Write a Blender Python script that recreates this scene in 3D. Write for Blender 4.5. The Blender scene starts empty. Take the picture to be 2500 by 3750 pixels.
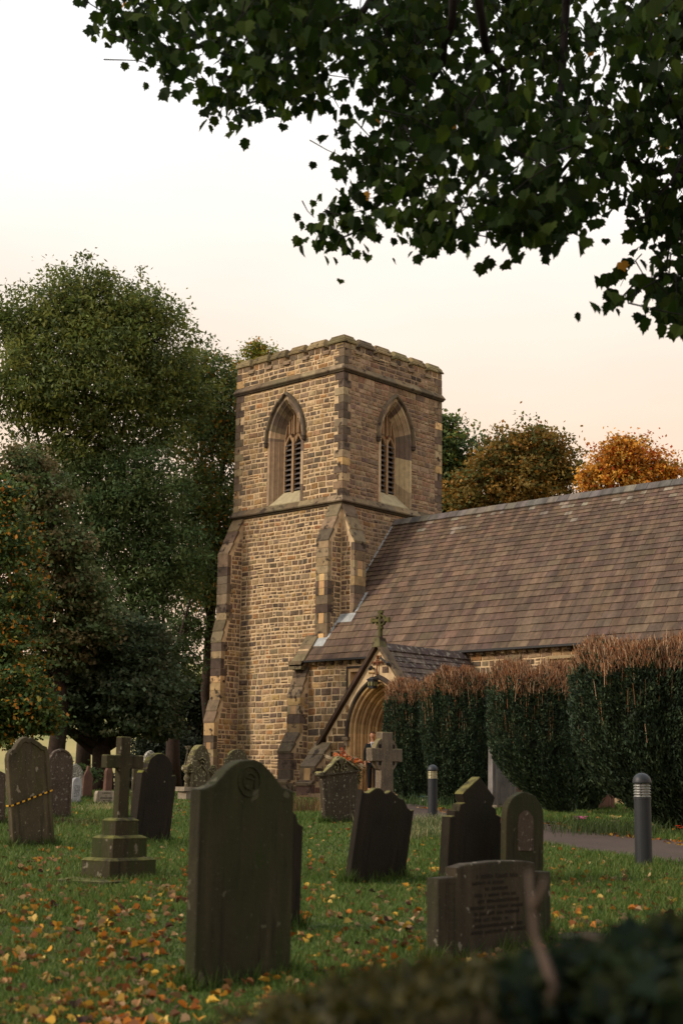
import bpy, bmesh, math, random
import numpy as np
from mathutils import Vector, Matrix
random.seed(7); rng = np.random.default_rng(7)
S = bpy.context.scene; COL = S.collection
# ---------------------------------------------------------------- camera
CX, CY, CZ = 36.849, -39.756, 1.5
YAW, PIT, ROL = math.radians(42.839), math.radians(10.641), math.radians(.819)
FPX = 5294.518
fw = np.array([-math.sin(YAW)*math.cos(PIT), math.cos(YAW)*math.cos(PIT), math.sin(PIT)])
rt = np.array([math.cos(YAW), math.sin(YAW), 0.]); up = np.cross(rt, fw)
rt, up = rt*math.cos(ROL)+up*math.sin(ROL), -rt*math.sin(ROL)+up*math.cos(ROL)
CAMP = np.array([CX, CY, CZ]); HD = np.array([-math.sin(YAW), math.cos(YAW)]); RD = np.array([math.cos(YAW), math.sin(YAW)])
cam = bpy.data.cameras.new('camera'); camo = bpy.data.objects.new('camera', cam); COL.objects.link(camo)
camo.matrix_world = Matrix(((rt[0], up[0], -fw[0], CX), (rt[1], up[1], -fw[1], CY), (rt[2], up[2], -fw[2], CZ), (0, 0, 0, 1)))
cam.sensor_fit = 'VERTICAL'; cam.sensor_height = 36; cam.sensor_width = 24; cam.lens = 36*FPX/3750
cam.clip_start = .1; cam.clip_end = 3000
cam.dof.use_dof = True; cam.dof.focus_distance = 42; cam.dof.aperture_fstop = 3.1
S.camera = camo
def ray(x, y): return fw+rt*((x-1250)/FPX)-up*((y-1875)/FPX)
def at(x, y, t): return CAMP+ray(x, y)*t              # photograph point at forward distance t
def px_(P):
    P = np.asarray(P, float)-CAMP; return 1250+FPX*(P@rt)/(P@fw)
def solve_len(P, d, x):
    '''length along d from P whose end lies at photograph column x'''
    a, b = 0., 4.; s = math.copysign(1, px_(P+d*.5)-px_(P))
    for _ in range(40):
        m = (a+b)/2
        if (px_(P+d*m)-x)*s > 0: b = m
        else: a = m
    return (a+b)/2
def on(x, y, ax, v):
    d = ray(x, y); return CAMP+d*((v-CAMP[ax])/d[ax])
GS = [-40, 0, 5, 9, 13, 17, 30, 50, 60, 90, 400]; GZ = [-.3, -.05, .0, .15, .36, .52, .82, 1.12, 1.14, 1.2, 1.3]
def gz(x, y):
    s = (np.asarray(x)-CX)*HD[0]+(np.asarray(y)-CY)*HD[1]
    return np.interp(s, GS, GZ)+.02*np.sin(np.asarray(x)*1.1)*np.cos(np.asarray(y)*.9)
def gnd(x, y):
    d = ray(x, y)
    t = np.linspace(3, 120, 12000); P = CAMP[:, None]+d[:, None]*t
    k = np.argmax(P[2] <= gz(P[0], P[1]))
    return P[:, k], t[k]
# ---------------------------------------------------------------- materials
def L(c):  # sRGB 0-255 -> linear
    return tuple(((v/255+.055)/1.055)**2.4 if v/255 > .04045 else v/255/12.92 for v in c)
def newmat(name):
    m = bpy.data.materials.new(name); m.use_nodes = True; nt = m.node_tree; nt.nodes.clear()
    o = nt.nodes.new('ShaderNodeOutputMaterial'); b = nt.nodes.new('ShaderNodeBsdfPrincipled')
    b.inputs['Specular IOR Level'].default_value = .25; b.inputs['Roughness'].default_value = .9
    nt.links.new(b.outputs[0], o.inputs[0]); return m, nt, b
class NB:
    def __init__(s, nt): s.nt = nt; s.tc = nt.nodes.new('ShaderNodeTexCoord')
    def n(s, t, **k):
        x = s.nt.nodes.new(t)
        for a, v in k.items(): setattr(x, a, v)
        return x
    def l(s, a, b): s.nt.links.new(a, b)
    def noise(s, scale, detail=4, vec=None, stretch=None, rough=.6):
        x = s.n('ShaderNodeTexNoise'); x.inputs['Scale'].default_value = scale; x.inputs['Detail'].default_value = detail
        x.inputs['Roughness'].default_value = rough
        v = vec or s.tc.outputs['Object']
        if stretch:
            mp = s.n('ShaderNodeMapping'); mp.inputs['Scale'].default_value = stretch; s.l(v, mp.inputs[0]); v = mp.outputs[0]
        s.l(v, x.inputs['Vector']); return x.outputs['Fac']
    def ramp(s, f, a, b, ca=(0, 0, 0, 1), cb=(1, 1, 1, 1)):
        x = s.n('ShaderNodeValToRGB'); e = x.color_ramp.elements
        e[0].position = a; e[1].position = b; e[0].color = ca; e[1].color = cb
        s.l(f, x.inputs[0]); return x.outputs[0]
    def mix(s, f, a, b, mode='MIX'):
        x = s.n('ShaderNodeMix', data_type='RGBA', blend_type=mode)
        for sock, v in ((x.inputs['Factor'], f), (x.inputs['A'], a), (x.inputs['B'], b)):
            if isinstance(v, (int, float)): sock.default_value = v
            elif isinstance(v, tuple): sock.default_value = (*v[:3], 1)
            else: s.l(v, sock)
        return x.outputs['Result']
    def bump(s, h, b, st=.4, d=.02):
        x = s.n('ShaderNodeBump'); x.inputs['Strength'].default_value = st; x.inputs['Distance'].default_value = d
        s.l(h, x.inputs['Height']); s.l(x.outputs[0], b.inputs['Normal'])
def mat_col(name, nscale=8, lo=.7, hi=1.25, bump=.5, bd=.01, rough=.92, stain=None, streak=None):
    m, nt, b = newmat(name); q = NB(nt)
    a = q.n('ShaderNodeAttribute', attribute_name='Col')
    f = q.noise(nscale, 6)
    v = q.ramp(f, .3, .7, (lo, lo, lo, 1), (hi, hi, hi, 1))
    c = q.mix(1., a.outputs['Color'], v, 'MULTIPLY')
    if streak:
        f2 = q.noise(streak[0], 4, stretch=streak[1]); v2 = q.ramp(f2, .38, .66, (streak[2],)*3+(1,), (streak[3],)*3+(1,))
        c = q.mix(1., c, v2, 'MULTIPLY')
    if stain:
        f3 = q.noise(stain[0], 5); v3 = q.ramp(f3, stain[1], stain[1]+.08)
        c = q.mix(v3, c, stain[2])
    q.l(c, b.inputs['Base Color']); b.inputs['Roughness'].default_value = rough
    q.bump(q.noise(nscale*3, 5), b, bump, bd); return m
def mat_plain(name, c, rough=.8, metal=0, nscale=6, var=.25, bump=.2, spec=.3, bd=.01):
    m, nt, b = newmat(name); q = NB(nt)
    v = q.ramp(q.noise(nscale, 5), .3, .7, (1-var,)*3+(1,), (1+var,)*3+(1,))
    q.l(q.mix(1., c, v, 'MULTIPLY'), b.inputs['Base Color'])
    b.inputs['Roughness'].default_value = rough; b.inputs['Metallic'].default_value = metal; b.inputs['Specular IOR Level'].default_value = spec
    q.bump(q.noise(nscale*6, 4), b, bump, bd); return m
def mat_grave(name, base, algae=L((48, 52, 22)), moss=.5, lichen=.66, lsize=9, lcol=L((150, 145, 125)), topmoss=None, dark=None):
    m, nt, b = newmat(name); q = NB(nt)
    c = q.mix(q.ramp(q.noise(2.2, 5), .32, .68), tuple(x*.7 for x in base), tuple(x*1.35 for x in base))
    c = q.mix(q.ramp(q.noise(1.6, 6, stretch=(1.6, 1.6, .5)), .75-moss*.5, .95-moss*.5), c, algae)
    c = q.mix(q.ramp(q.noise(3.5, 6, stretch=(2.2, 2.2, .3)), .5, .72, (0, 0, 0, 1), (.6, .6, .6, 1)), c, tuple(x*1.9 for x in base))
    c = q.mix(q.ramp(q.noise(5, 5, stretch=(2.5, 2.5, .35)), .52, .7, (0, 0, 0, 1), (.75, .75, .75, 1)), c, tuple(x*.4 for x in (dark or base)))
    lm = q.ramp(q.noise(lsize, 3, rough=.45), lichen, lichen+.02)
    lm2 = q.ramp(q.noise(lsize*4, 4), lichen-.02, lichen+.02)
    c = q.mix(lm, c, lcol); c = q.mix(lm2, c, tuple(x*.75 for x in lcol))
    if topmoss:
        g = q.n('ShaderNodeNewGeometry'); sp = q.n('ShaderNodeSeparateXYZ'); q.l(g.outputs['Normal'], sp.inputs[0])
        mm = q.n('ShaderNodeMath', operation='MULTIPLY'); q.l(q.ramp(sp.outputs[2], .25, .6), mm.inputs[0]); q.l(q.ramp(q.noise(7, 4), .35, .6), mm.inputs[1])
        c = q.mix(mm.outputs[0], c, topmoss)
    q.l(c, b.inputs['Base Color']); q.bump(q.noise(30, 6), b, .55, .012); return m
def mat_leaf(name, trans=.35, rough=.6, sat=None):
    m = bpy.data.materials.new(name); m.use_nodes = True; nt = m.node_tree; nt.nodes.clear(); q = NB(nt)
    o = q.n('ShaderNodeOutputMaterial'); a = q.n('ShaderNodeAttribute', attribute_name='Col')
    b = q.n('ShaderNodeBsdfPrincipled'); b.inputs['Roughness'].default_value = rough; b.inputs['Specular IOR Level'].default_value = .2
    t = q.n('ShaderNodeBsdfTranslucent'); x = q.n('ShaderNodeMixShader'); x.inputs[0].default_value = trans
    q.l(a.outputs['Color'], b.inputs['Base Color']); q.l(a.outputs['Color'], t.inputs['Color'])
    q.l(b.outputs[0], x.inputs[1]); q.l(t.outputs[0], x.inputs[2]); q.l(x.outputs[0], o.inputs[0]); return m
M = {}
M['stone'] = mat_col('rubble_stone', 9, .6, 1.3, .9, .025, streak=(.55, (1.2, 1.2, .4), .72, 1.18))
M['dressed'] = mat_col('dressed_stone', 5, .78, 1.2, .35, .008)
M['soot'] = mat_col('sooty_dressed_stone', 4, .7, 1.25, .35, .008, stain=(3.2, .56, L((58, 48, 40))))
M['mortar'] = mat_plain('lime_mortar', L((192, 166, 130)), .95, nscale=3, var=.3, bump=.5)
M['slate'] = mat_col('stone_slate', 7, .8, 1.2, .4, .01, rough=.8, streak=(1.0, (3.6, .5, .5), .7, 1.26), stain=None)
M['mortar_b'] = mat_plain('darker_mortar', L((146, 124, 100)), .95, nscale=3, var=.25, bump=.5)  # darker mortar tone for the tower's east wall
M['lead'] = mat_plain('lead_flashing', L((150, 152, 150)), .6, nscale=4, var=.3)
M['iron'] = mat_plain('black_iron', L((38, 36, 36)), .6)
M['rust'] = mat_plain('rusty_iron', L((112, 66, 40)), .85, nscale=20)
M['dark'] = mat_plain('dark_timber', L((26, 20, 18)), .8)
M['glass'] = mat_plain('dark_leaded_glass', L((40, 44, 46)), .15, spec=.6, bump=.05)
M['louvre'] = mat_plain('slate_louvre', L((84, 78, 74)), .85, nscale=12)
M['leaf'] = mat_leaf('foliage'); M['mleaf'] = mat_leaf('sycamore_leaf', .45, .85)
M['yew'] = mat_leaf('yew_needles', .12, .65)
M['litter'] = mat_leaf('dry_leaf', .25, .75)
M['grassb'] = mat_leaf('grass_blade', .3, .6)
M['bark'] = mat_plain('bark', L((52, 40, 32)), .95, nscale=10, var=.4, bump=1)
M['barkdark'] = mat_plain('dark_twig_bark', L((20, 14, 11)), .95, nscale=10, var=.4, bump=.6)
M['cut'] = mat_col('cut_twig', 20, .8, 1.2, .3)
# ---------------------------------------------------------------- object helpers
def tag(o, label=None, cat=None, group=None, kind=None):
    if label: o['label'] = label
    if cat: o['category'] = cat
    if group: o['group'] = group
    if kind: o['kind'] = kind
    return o
def empty(name, loc, rz=0, **k):
    o = bpy.data.objects.new(name, None); COL.objects.link(o); o.location = [float(v) for v in loc]; o.rotation_euler = (0, 0, rz)
    o.empty_display_size = .3
    return tag(o, **k)
def link(name, me, parent=None, **k):
    o = bpy.data.objects.new(name, me); COL.objects.link(o)
    if parent is not None: o.parent = parent
    return tag(o, **k)
class MB:
    def __init__(s): s.v = []; s.f = []; s.c = []; s.m = []
    def quad(s, pts, c=(1, 1, 1), m=0):
        k = len(s.v); s.v += [tuple(map(float, p)) for p in pts]; s.f.append(tuple(range(k, k+len(pts)))); s.c.append(c); s.m.append(m)
    def mesh(s, vs, fs, c=(1, 1, 1), m=0):
        k = len(s.v); s.v += [tuple(map(float, p)) for p in vs]
        for f in fs: s.f.append(tuple(k+i for i in f)); s.c.append(c); s.m.append(m)
    def hexa(s, b, c=(1, 1, 1), m=0):
        """eight corners: 0-3 bottom loop, 4-7 top loop"""
        s.mesh(b, [(0, 3, 2, 1), (4, 5, 6, 7), (0, 1, 5, 4), (1, 2, 6, 5), (2, 3, 7, 6), (3, 0, 4, 7)], c, m)
    def box(s, a, b, c=(1, 1, 1), m=0, jit=0):
        x0, y0, z0 = a; x1, y1, z1 = b
        P = [(x0, y0, z0), (x1, y0, z0), (x1, y1, z0), (x0, y1, z0), (x0, y0, z1), (x1, y0, z1), (x1, y1, z1), (x0, y1, z1)]
        if jit: P = [tuple(v+random.uniform(-jit, jit) for v in p) for p in P]
        s.hexa(P, c, m)
    def tube(s, pts, rad, n=8, c=(1, 1, 1), m=0, cap=True):
        pts = [np.array(p, float) for p in pts]; rad = [rad]*len(pts) if isinstance(rad, (int, float)) else rad
        k0 = len(s.v); u = None
        for i, p in enumerate(pts):
            d = pts[min(i+1, len(pts)-1)]-pts[max(i-1, 0)]; d = d/(np.linalg.norm(d)+1e-9)
            if u is None: u = np.cross(d, (0, 0, 1.) if abs(d[2]) < .9 else (1., 0, 0))
            u = u-d*(u@d); u /= np.linalg.norm(u)+1e-9; w = np.cross(d, u)
            for j in range(n):
                a = 2*math.pi*j/n; s.v.append(tuple(p+rad[i]*(u*math.cos(a)+w*math.sin(a))))
        for i in range(len(pts)-1):
            for j in range(n):
                a = k0+i*n+j; b = k0+i*n+(j+1) % n; s.f.append((a, b, b+n, a+n)); s.c.append(c); s.m.append(m)
        if cap:
            s.f.append(tuple(k0+j for j in range(n))[::-1]); s.f.append(tuple(k0+(len(pts)-1)*n+j for j in range(n))); s.c += [c, c]; s.m += [m, m]
    def lathe(s, prof, n=24, c=(1, 1, 1), m=0, ctr=(0, 0)):
        k0 = len(s.v)
        for r, z in prof:
            for j in range(n):
                a = 2*math.pi*j/n; s.v.append((ctr[0]+r*math.cos(a), ctr[1]+r*math.sin(a), z))
        for i in range(len(prof)-1):
            for j in range(n):
                a = k0+i*n+j; b = k0+i*n+(j+1) % n; s.f.append((a, b, b+n, a+n)); s.c.append(c); s.m.append(m)
    def build(s, name, mats, parent=None, smooth=False, bevel=0, **k):
        me = bpy.data.meshes.new(name); me.from_pydata(s.v, [], s.f)
        if not isinstance(mats, (list, tuple)): mats = [mats]
        for x in mats: me.materials.append(x)
        if any(s.m): me.polygons.foreach_set('material_index', s.m)
        at_ = me.attributes.new('Col', 'FLOAT_COLOR', 'FACE')
        arr = np.ones((len(s.f), 4), np.float32); arr[:, :3] = np.array(s.c, np.float32); at_.data.foreach_set('color', arr.ravel())
        if smooth: me.polygons.foreach_set('use_smooth', [True]*len(s.f))
        me.update()
        o = link(name, me, parent, **k)
        if bevel:
            md = o.modifiers.new('bevel', 'BEVEL'); md.width = bevel; md.segments = 2; md.limit_method = 'ANGLE'
        return o
def bulk(name, V, k, C, mat, parent=None, **kw):
    """V (N*k,3) vertices, k per face; C (N,3) colours"""
    n = len(V)//k; me = bpy.data.meshes.new(name)
    me.vertices.add(len(V)); me.vertices.foreach_set('co', np.asarray(V, np.float32).ravel())
    me.loops.add(n*k); me.loops.foreach_set('vertex_index', np.arange(n*k, dtype=np.int32))
    me.polygons.add(n); me.polygons.foreach_set('loop_start', np.arange(0, n*k, k, dtype=np.int32))
    me.polygons.foreach_set('loop_total', np.full(n, k, np.int32))
    me.materials.append(mat)
    a = me.attributes.new('Col', 'FLOAT_COLOR', 'FACE'); arr = np.ones((n, 4), np.float32); arr[:, :3] = C; a.data.foreach_set('color', arr.ravel())
    me.update(calc_edges=True); me.validate()
    return link(name, me, parent, **kw)
def unit(n):
    v = rng.normal(size=(n, 3)); return v/np.linalg.norm(v, axis=1)[:, None]
def norm(v): return v/(np.linalg.norm(v, axis=-1, keepdims=True)+1e-9)
def jit(c, s=.15):
    k = 1+random.uniform(-s, s); return tuple(max(.003, v*k*(1+random.uniform(-.05, .05))) for v in c)
# ---------------------------------------------------------------- masonry
PAL_A = [L(c) for c in [(158, 130, 94), (146, 120, 88), (136, 112, 84), (122, 102, 80), (110, 92, 74), (166, 134, 90), (150, 112, 74), (128, 108, 84), (118, 98, 76), (144, 122, 96), (100, 84, 70), (150, 124, 88), (134, 114, 90), (106, 92, 76), (130, 104, 78), (170, 146, 110), (140, 116, 86)]]
PAL_B = [L(c) for c in [(150, 126, 100), (140, 116, 92), (130, 108, 88), (142, 112, 86), (124, 102, 84), (156, 132, 106), (134, 108, 84), (114, 94, 80), (138, 106, 84)]]
PAL_Q = [L(c) for c in [(98, 84, 70), (110, 94, 76), (88, 74, 62), (134, 116, 92), (78, 66, 56), (120, 101, 80), (150, 130, 100)]]
PAL_D = [L(c) for c in [(198, 164, 112), (186, 152, 104), (176, 144, 100), (204, 172, 122), (168, 138, 98)]]
PAL_S = [L(c) for c in [(96, 78, 63), (90, 73, 59), (101, 82, 65), (86, 70, 57), (105, 86, 68), (93, 76, 61), (88, 72, 58), (83, 66, 55), (99, 80, 63)]]
def masonry(mb, O, U, N, z0, z1, ints, ch=(.16, .23), w=(.2, .46), pal=PAL_A, dep=(.010, .03), mort=.036, wav=.012, Z=(0, 0, 1), m=0):
    O, U, N, Z = [np.array(a, float) for a in (O, U, N, Z)]
    ph = random.uniform(0, 6)
    def wf(u, z): return wav*math.sin(u*1.7+ph+z*.6)+wav*.6*math.sin(u*4.1+z*2)
    z = z0
    while z < z1-.06:
        h = random.uniform(*ch)
        if z+h > z1-.09: h = z1-z
        for (ua, ub) in ints(z, z+h):
            u = ua
            while u < ub-.03:
                ww = random.uniform(*w)*(1.15 if h > (ch[0]+ch[1])/2 else .85)
                if random.random() < .12: ww *= .55
                if u+ww > ub-.12: ww = ub-u
                c = jit(random.choice(pal), .18); subs = [(z, z+h)]
                if h > .17 and random.random() < .07: k = z+h*random.uniform(.4, .6); subs = [(z, k), (k, z+h)]
                for (za, zb) in subs:
                    g = mort/2*random.uniform(.7, 1.5); d = random.uniform(*dep)
                    if zb-za < 2.6*g or ww < 2.6*g: continue
                    q = [(u+g, za+g), (u+ww-g, za+g), (u+ww-g, zb-g), (u+g, zb-g)]
                    q = [(a+random.uniform(-.008, .008), b+random.uniform(-.009, .009)+wf(a, z)) for a, b in q]
                    i = min(.014, ww*.2, (zb-za)*.2)
                    cu = sum(a for a, _ in q)/4; cz = sum(b for _, b in q)/4
                    P = [O+U*a+Z*b-N*.01 for a, b in q]
                    for a, b in q:
                        du, dz = cu-a, cz-b
                        P.append(O+U*(a+math.copysign(i, du))+Z*(b+math.copysign(i, dz))+N*(d*random.uniform(.6, 1.1)))
                    P.append(O+U*(cu+random.uniform(-.03, .03))+Z*(cz+random.uniform(-.02, .02))+N*(d*random.uniform(1.1, 1.7)))
                    mb.mesh(P, [(0, 1, 5, 4), (1, 2, 6, 5), (2, 3, 7, 6), (3, 0, 4, 7), (4, 5, 8), (5, 6, 8), (6, 7, 8), (7, 4, 8)], c, m)
                u += ww
        z += h
def arch_hw(a, sp, ap, z):
    """half width of a pointed arch opening at height z"""
    if z <= sp: return a
    h = ap-sp
    if z >= ap: return 0
    R = (a*a+h*h)/(2*a); t = z-sp
    return max(0, a-R+math.sqrt(max(0, R*R-t*t)))
def arch_path(c, a, sp, ap, z0, inset=0, n=14, zb=None):
    h = ap-sp; R = (a*a+h*h)/(2*a); Ri = R-inset; cx = a-R
    th = math.acos(max(-1, min(1, (0-cx)/Ri))) if Ri > abs(cx) else 0
    zb = z0 if zb is None else zb
    right = [(c+a-inset, zb+(sp-zb)*i/4) for i in range(4)]+[(c+cx+Ri*math.cos(th*i/n), sp+Ri*math.sin(th*i/n)) for i in range(n+1)]
    left = [(2*c-u, z) for u, z in right]
    return left+right[::-1][1:]
def arch_sweep(mb, O, U, N, c, a, sp, ap, z0, prof, cols=None, n=14, m=0, blk=3, dz0=None):
    """prof: list of (inset, depth) - depth positive goes into the wall"""
    O, U, N = [np.array(x, float) for x in (O, U, N)]
    paths = [arch_path(c, a, sp, ap, z0, i, n, None if dz0 is None else z0+dz0*max(0, d)) for i, d in prof]
    L_ = len(paths[0]); cols = cols or PAL_D
    cc = [jit(random.choice(cols), .12) for _ in range(L_//blk+2)]
    P = [[O+U*u+np.array((0, 0, z))-N*d for (u, z) in pa] for pa, (i, d) in zip(paths, prof)]
    for k in range(len(prof)-1):
        for j in range(L_-1):
            mb.quad([P[k][j], P[k][j+1], P[k+1][j+1], P[k+1][j]], cc[(j+(1 if j > 3 else 0))//blk], m)
# ================================================================ the church
church = empty('church', (0, 0, 1.1), label='old stone church with square battlemented tower, slate nave roof and gabled porch', cat='church')
def cpart(mb, name, mats, parent=None, **k):
    """part in world coordinates under the church root"""
    mb.v = [(x-0, y-0, z-1.1) for x, y, z in mb.v]
    return mb.build(name, mats, parent if parent is not None else church, **k)
MS = [M['stone'], M['mortar'], M['soot'], M['dressed'], M['mortar_b']]
TW = 6.02
def panel(mb, O, U, u0, u1, z0, z1, ops, m=1, dz=.16):
    """flat wall face with openings: ops = [(c, z_lo, z_hi, fn(z)->half width)]"""
    O, U = np.array(O, float), np.array(U, float)
    zs = {z0, z1}
    for c, a, b, f in ops:
        zs |= {a, b}; zs |= set(np.arange(a, b, dz))
    zs = sorted(z for z in zs if z0 <= z <= z1)
    for za, zb in zip(zs, zs[1:]):
        if zb-za < 1e-6: continue
        L0 = [(u0, u0)]; segs = []
        act = sorted([o for o in ops if o[1] <= (za+zb)/2 <= o[2]])
        cur = (u0, u0)
        for c, a, b, f in act:
            segs.append((cur, (c-f(za), c-f(zb)))); cur = (c+f(za), c+f(zb))
        segs.append((cur, (u1, u1)))
        for (p0, p1), (q0, q1) in segs:
            mb.quad([O+U*p0+np.array((0, 0, za)), O+U*q0+np.array((0, 0, za)), O+U*q1+np.array((0, 0, zb)), O+U*p1+np.array((0, 0, zb))], (1, 1, 1), m)
def cut_ints(base, ops, pad=.0):
    def f(za, zb):
        segs = base(za, zb)
        for c, a, b, fn in ops:
            if zb <= a or za >= b: continue
            h = max(fn(max(za, a)), fn(min(zb, b)))+pad; out = []
            for s, e in segs:
                if c-h > s+.08: out.append((s, min(e, c-h)))
                if c+h < e-.08: out.append((max(s, c+h), e))
                if c-h >= e or c+h <= s: pass
            segs = [(s, e) for s, e in out if e-s > .08]
        return segs
    return f
WA, WSP, WAP, WZ = .87, 15.05, 16.66, 12.4
def bel(c): return (c, WZ, WAP+.16, lambda z: arch_hw(WA, WSP, WAP, z))
def bel_m(c):
    return (c, WZ-.06, WAP+.3, lambda z: arch_hw(WA+.13, WSP, WAP+.2, z))
def qidx(z): return int((z-12.3)/.31)
def qwA(z): return .46 if qidx(z) % 2 else .26
def qwB(z): return .26 if qidx(z) % 2 else .42
# --- tower walls
tw = MB()
panel(tw, (0, 0, 0), (1, 0, 0), -TW, 0, .8, 18.2, [bel(-3.1)])
panel(tw, (0, 0, 0), (0, 1, 0), 0, TW, .8, 18.2, [bel(3.08)], m=4)
panel(tw, (-TW, 0, 0), (0, 1, 0), 0, TW, .8, 18.2, []); panel(tw, (0, TW, 0), (1, 0, 0), -TW, 0, .8, 18.2, [])
for (a, b) in (((-TW+.4, .4, 17.4), (-.4, TW-.4, 17.5)),): tw.box(a, b, (1, 1, 1), 1)
panel(tw, (0, .4, 0), (1, 0, 0), -TW+.4, -.4, 17.5, 18.2, []); panel(tw, (-.4, 0, 0), (0, 1, 0), .4, TW-.4, 17.5, 18.2, [])
panel(tw, (0, TW-.4, 0), (1, 0, 0), -TW+.4, -.4, 17.5, 18.2, []); panel(tw, (-TW+.4, 0, 0), (0, 1, 0), .4, TW-.4, 17.5, 18.2, [])
for a, b in (((-TW, 0), (0, .4)), ((-TW, TW-.4), (0, TW)), ((-TW, .4), (-TW+.4, TW-.4)), ((-.4, .4), (0, TW-.4))):
    tw.quad([(a[0], a[1], 18.2), (b[0], a[1], 18.2), (b[0], b[1], 18.2), (a[0], b[1], 18.2)], (1, 1, 1), 1)
mx = lambda f: (lambda a, b: max(f(a+.02), f(b-.02)))
masonry(tw, (0, 0, 0), (1, 0, 0), (0, -1, 0), 12.34, 17.28, cut_ints(lambda a, b: [(-TW+mx(qwA)(a, b), -mx(qwA)(a, b))], [bel_m(-3.1)]), ch=(.16, .25), w=(.2, .48))
masonry(tw, (0, 0, 0), (0, 1, 0), (1, 0, 0), 12.34, 17.28, cut_ints(lambda a, b: [(mx(qwB)(a, b), TW-mx(qwB)(a, b))], [bel_m(3.08)]), ch=(.15, .24), w=(.22, .5), pal=PAL_B, mort=.026)
masonry(tw, (0, 0, 0), (1, 0, 0), (0, -1, 0), .85, 12.0, lambda a, b: [(-5.45, -.6)], ch=(.13, .25), w=(.18, .46))
masonry(tw, (0, 0, 0), (0, 1, 0), (1, 0, 0), 5.0, 12.0, lambda a, b: [(.6, TW)], ch=(.15, .23), w=(.2, .45), pal=PAL_A[2:]+PAL_B)
cpart(tw, 'tower_wall', MS)
tq = MB()
def quoins(mb, cx, cy, sx, sy, z0, z1, pal=PAL_Q):
    z = z0; i = qidx(z0+.01)
    k = 0
    while z < z1-.05:
        i = k+qidx(z0+.02); h = min(.31, z1-z); wa = .45 if i % 2 else .25; wb = .25 if i % 2 else .41
        c = jit(random.choice(pal if random.random() < .93 else PAL_D[2:]), .15); o = .022+random.uniform(0, .006)
        x0, x1 = sorted((cx+sx*o, cx-sx*wa)); y0, y1 = sorted((cy+sy*o, cy-sy*wb))
        mb.box((x0, y0, z+.006), (x1, y1, z+h-.008), c, 2, .004); z += h; k += 1
for q_ in ((0, 0, 1, -1, 12.3, 17.3), (-TW, 0, -1, -1, 12.3, 17.3), (0, TW, 1, 1, 12.3, 17.3), (0, TW, 1, 1, 6.0, 12.0)):
    tq = MB(); quoins(tq, *q_); cpart(tq, 'tower_quoin', MS, bevel=.01)
# --- strings
def ring(prof, name, cols):
    mb = MB(); loops = []
    for d, z in prof: loops.append([(-TW-d, -d, z), (d, -d, z), (d, TW+d, z), (-TW-d, TW+d, z)])
    for a, b in zip(loops, loops[1:]):
        for i in range(4):
            p, q = np.array(a[i]), np.array(a[(i+1) % 4]); r_, s_ = np.array(b[i]), np.array(b[(i+1) % 4])
            n = 8
            for k in range(n):
                t0, t1 = k/n, (k+1)/n; random.seed(i*100+k); c = jit(random.choice(cols), .2); lv = loops.index(a)/(len(loops)-2); c = tuple(v*(.45 if lv < .45 else (.8 if lv < .9 else 1.5)) for v in c)  # underside segments coloured darker, top slope lighter
                mb.quad([p+(q-p)*t0, p+(q-p)*t1, r_+(s_-r_)*t1, r_+(s_-r_)*t0], c, 2)
    cpart(mb, name, MS)
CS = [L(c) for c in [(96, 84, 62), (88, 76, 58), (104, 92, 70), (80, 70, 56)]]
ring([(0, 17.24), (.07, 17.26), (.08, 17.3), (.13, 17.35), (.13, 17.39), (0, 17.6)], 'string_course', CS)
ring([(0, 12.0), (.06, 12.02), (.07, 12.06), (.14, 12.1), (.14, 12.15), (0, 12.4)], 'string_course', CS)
random.seed(11)
# --- parapet masonry + merlons
pp = MB()
masonry(pp, (0, 0, 0), (1, 0, 0), (0, -1, 0), 17.6, 18.22, lambda a, b: [(-TW+.22, -.22)], ch=(.17, .22), w=(.2, .5), pal=PAL_A[1:]+PAL_Q)
masonry(pp, (0, 0, 0), (0, 1, 0), (1, 0, 0), 17.6, 18.22, lambda a, b: [(.22, TW-.22)], ch=(.17, .22), w=(.2, .5), pal=PAL_B+PAL_Q)
for cx, cy, sx, sy in ((0, 0, 1, -1), (-TW, 0, -1, -1), (0, TW, 1, 1)): quoins(pp, cx, cy, sx, sy, 17.58, 18.2)
cpart(pp, 'parapet', MS)
CP = [(-.45, 18.46), (.075, 18.46), (.08, 18.52), (.03, 18.58), (.035, 18.61), (-.02, 18.7), (-.05, 18.71), (-.08, 18.79), (-.18, 18.82), (-.28, 18.79), (-.38, 18.6), (-.45, 18.53)]
CMOSS = [L(c) for c in [(118, 104, 70), (104, 92, 64), (128, 114, 80), (92, 82, 60)]]
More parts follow.
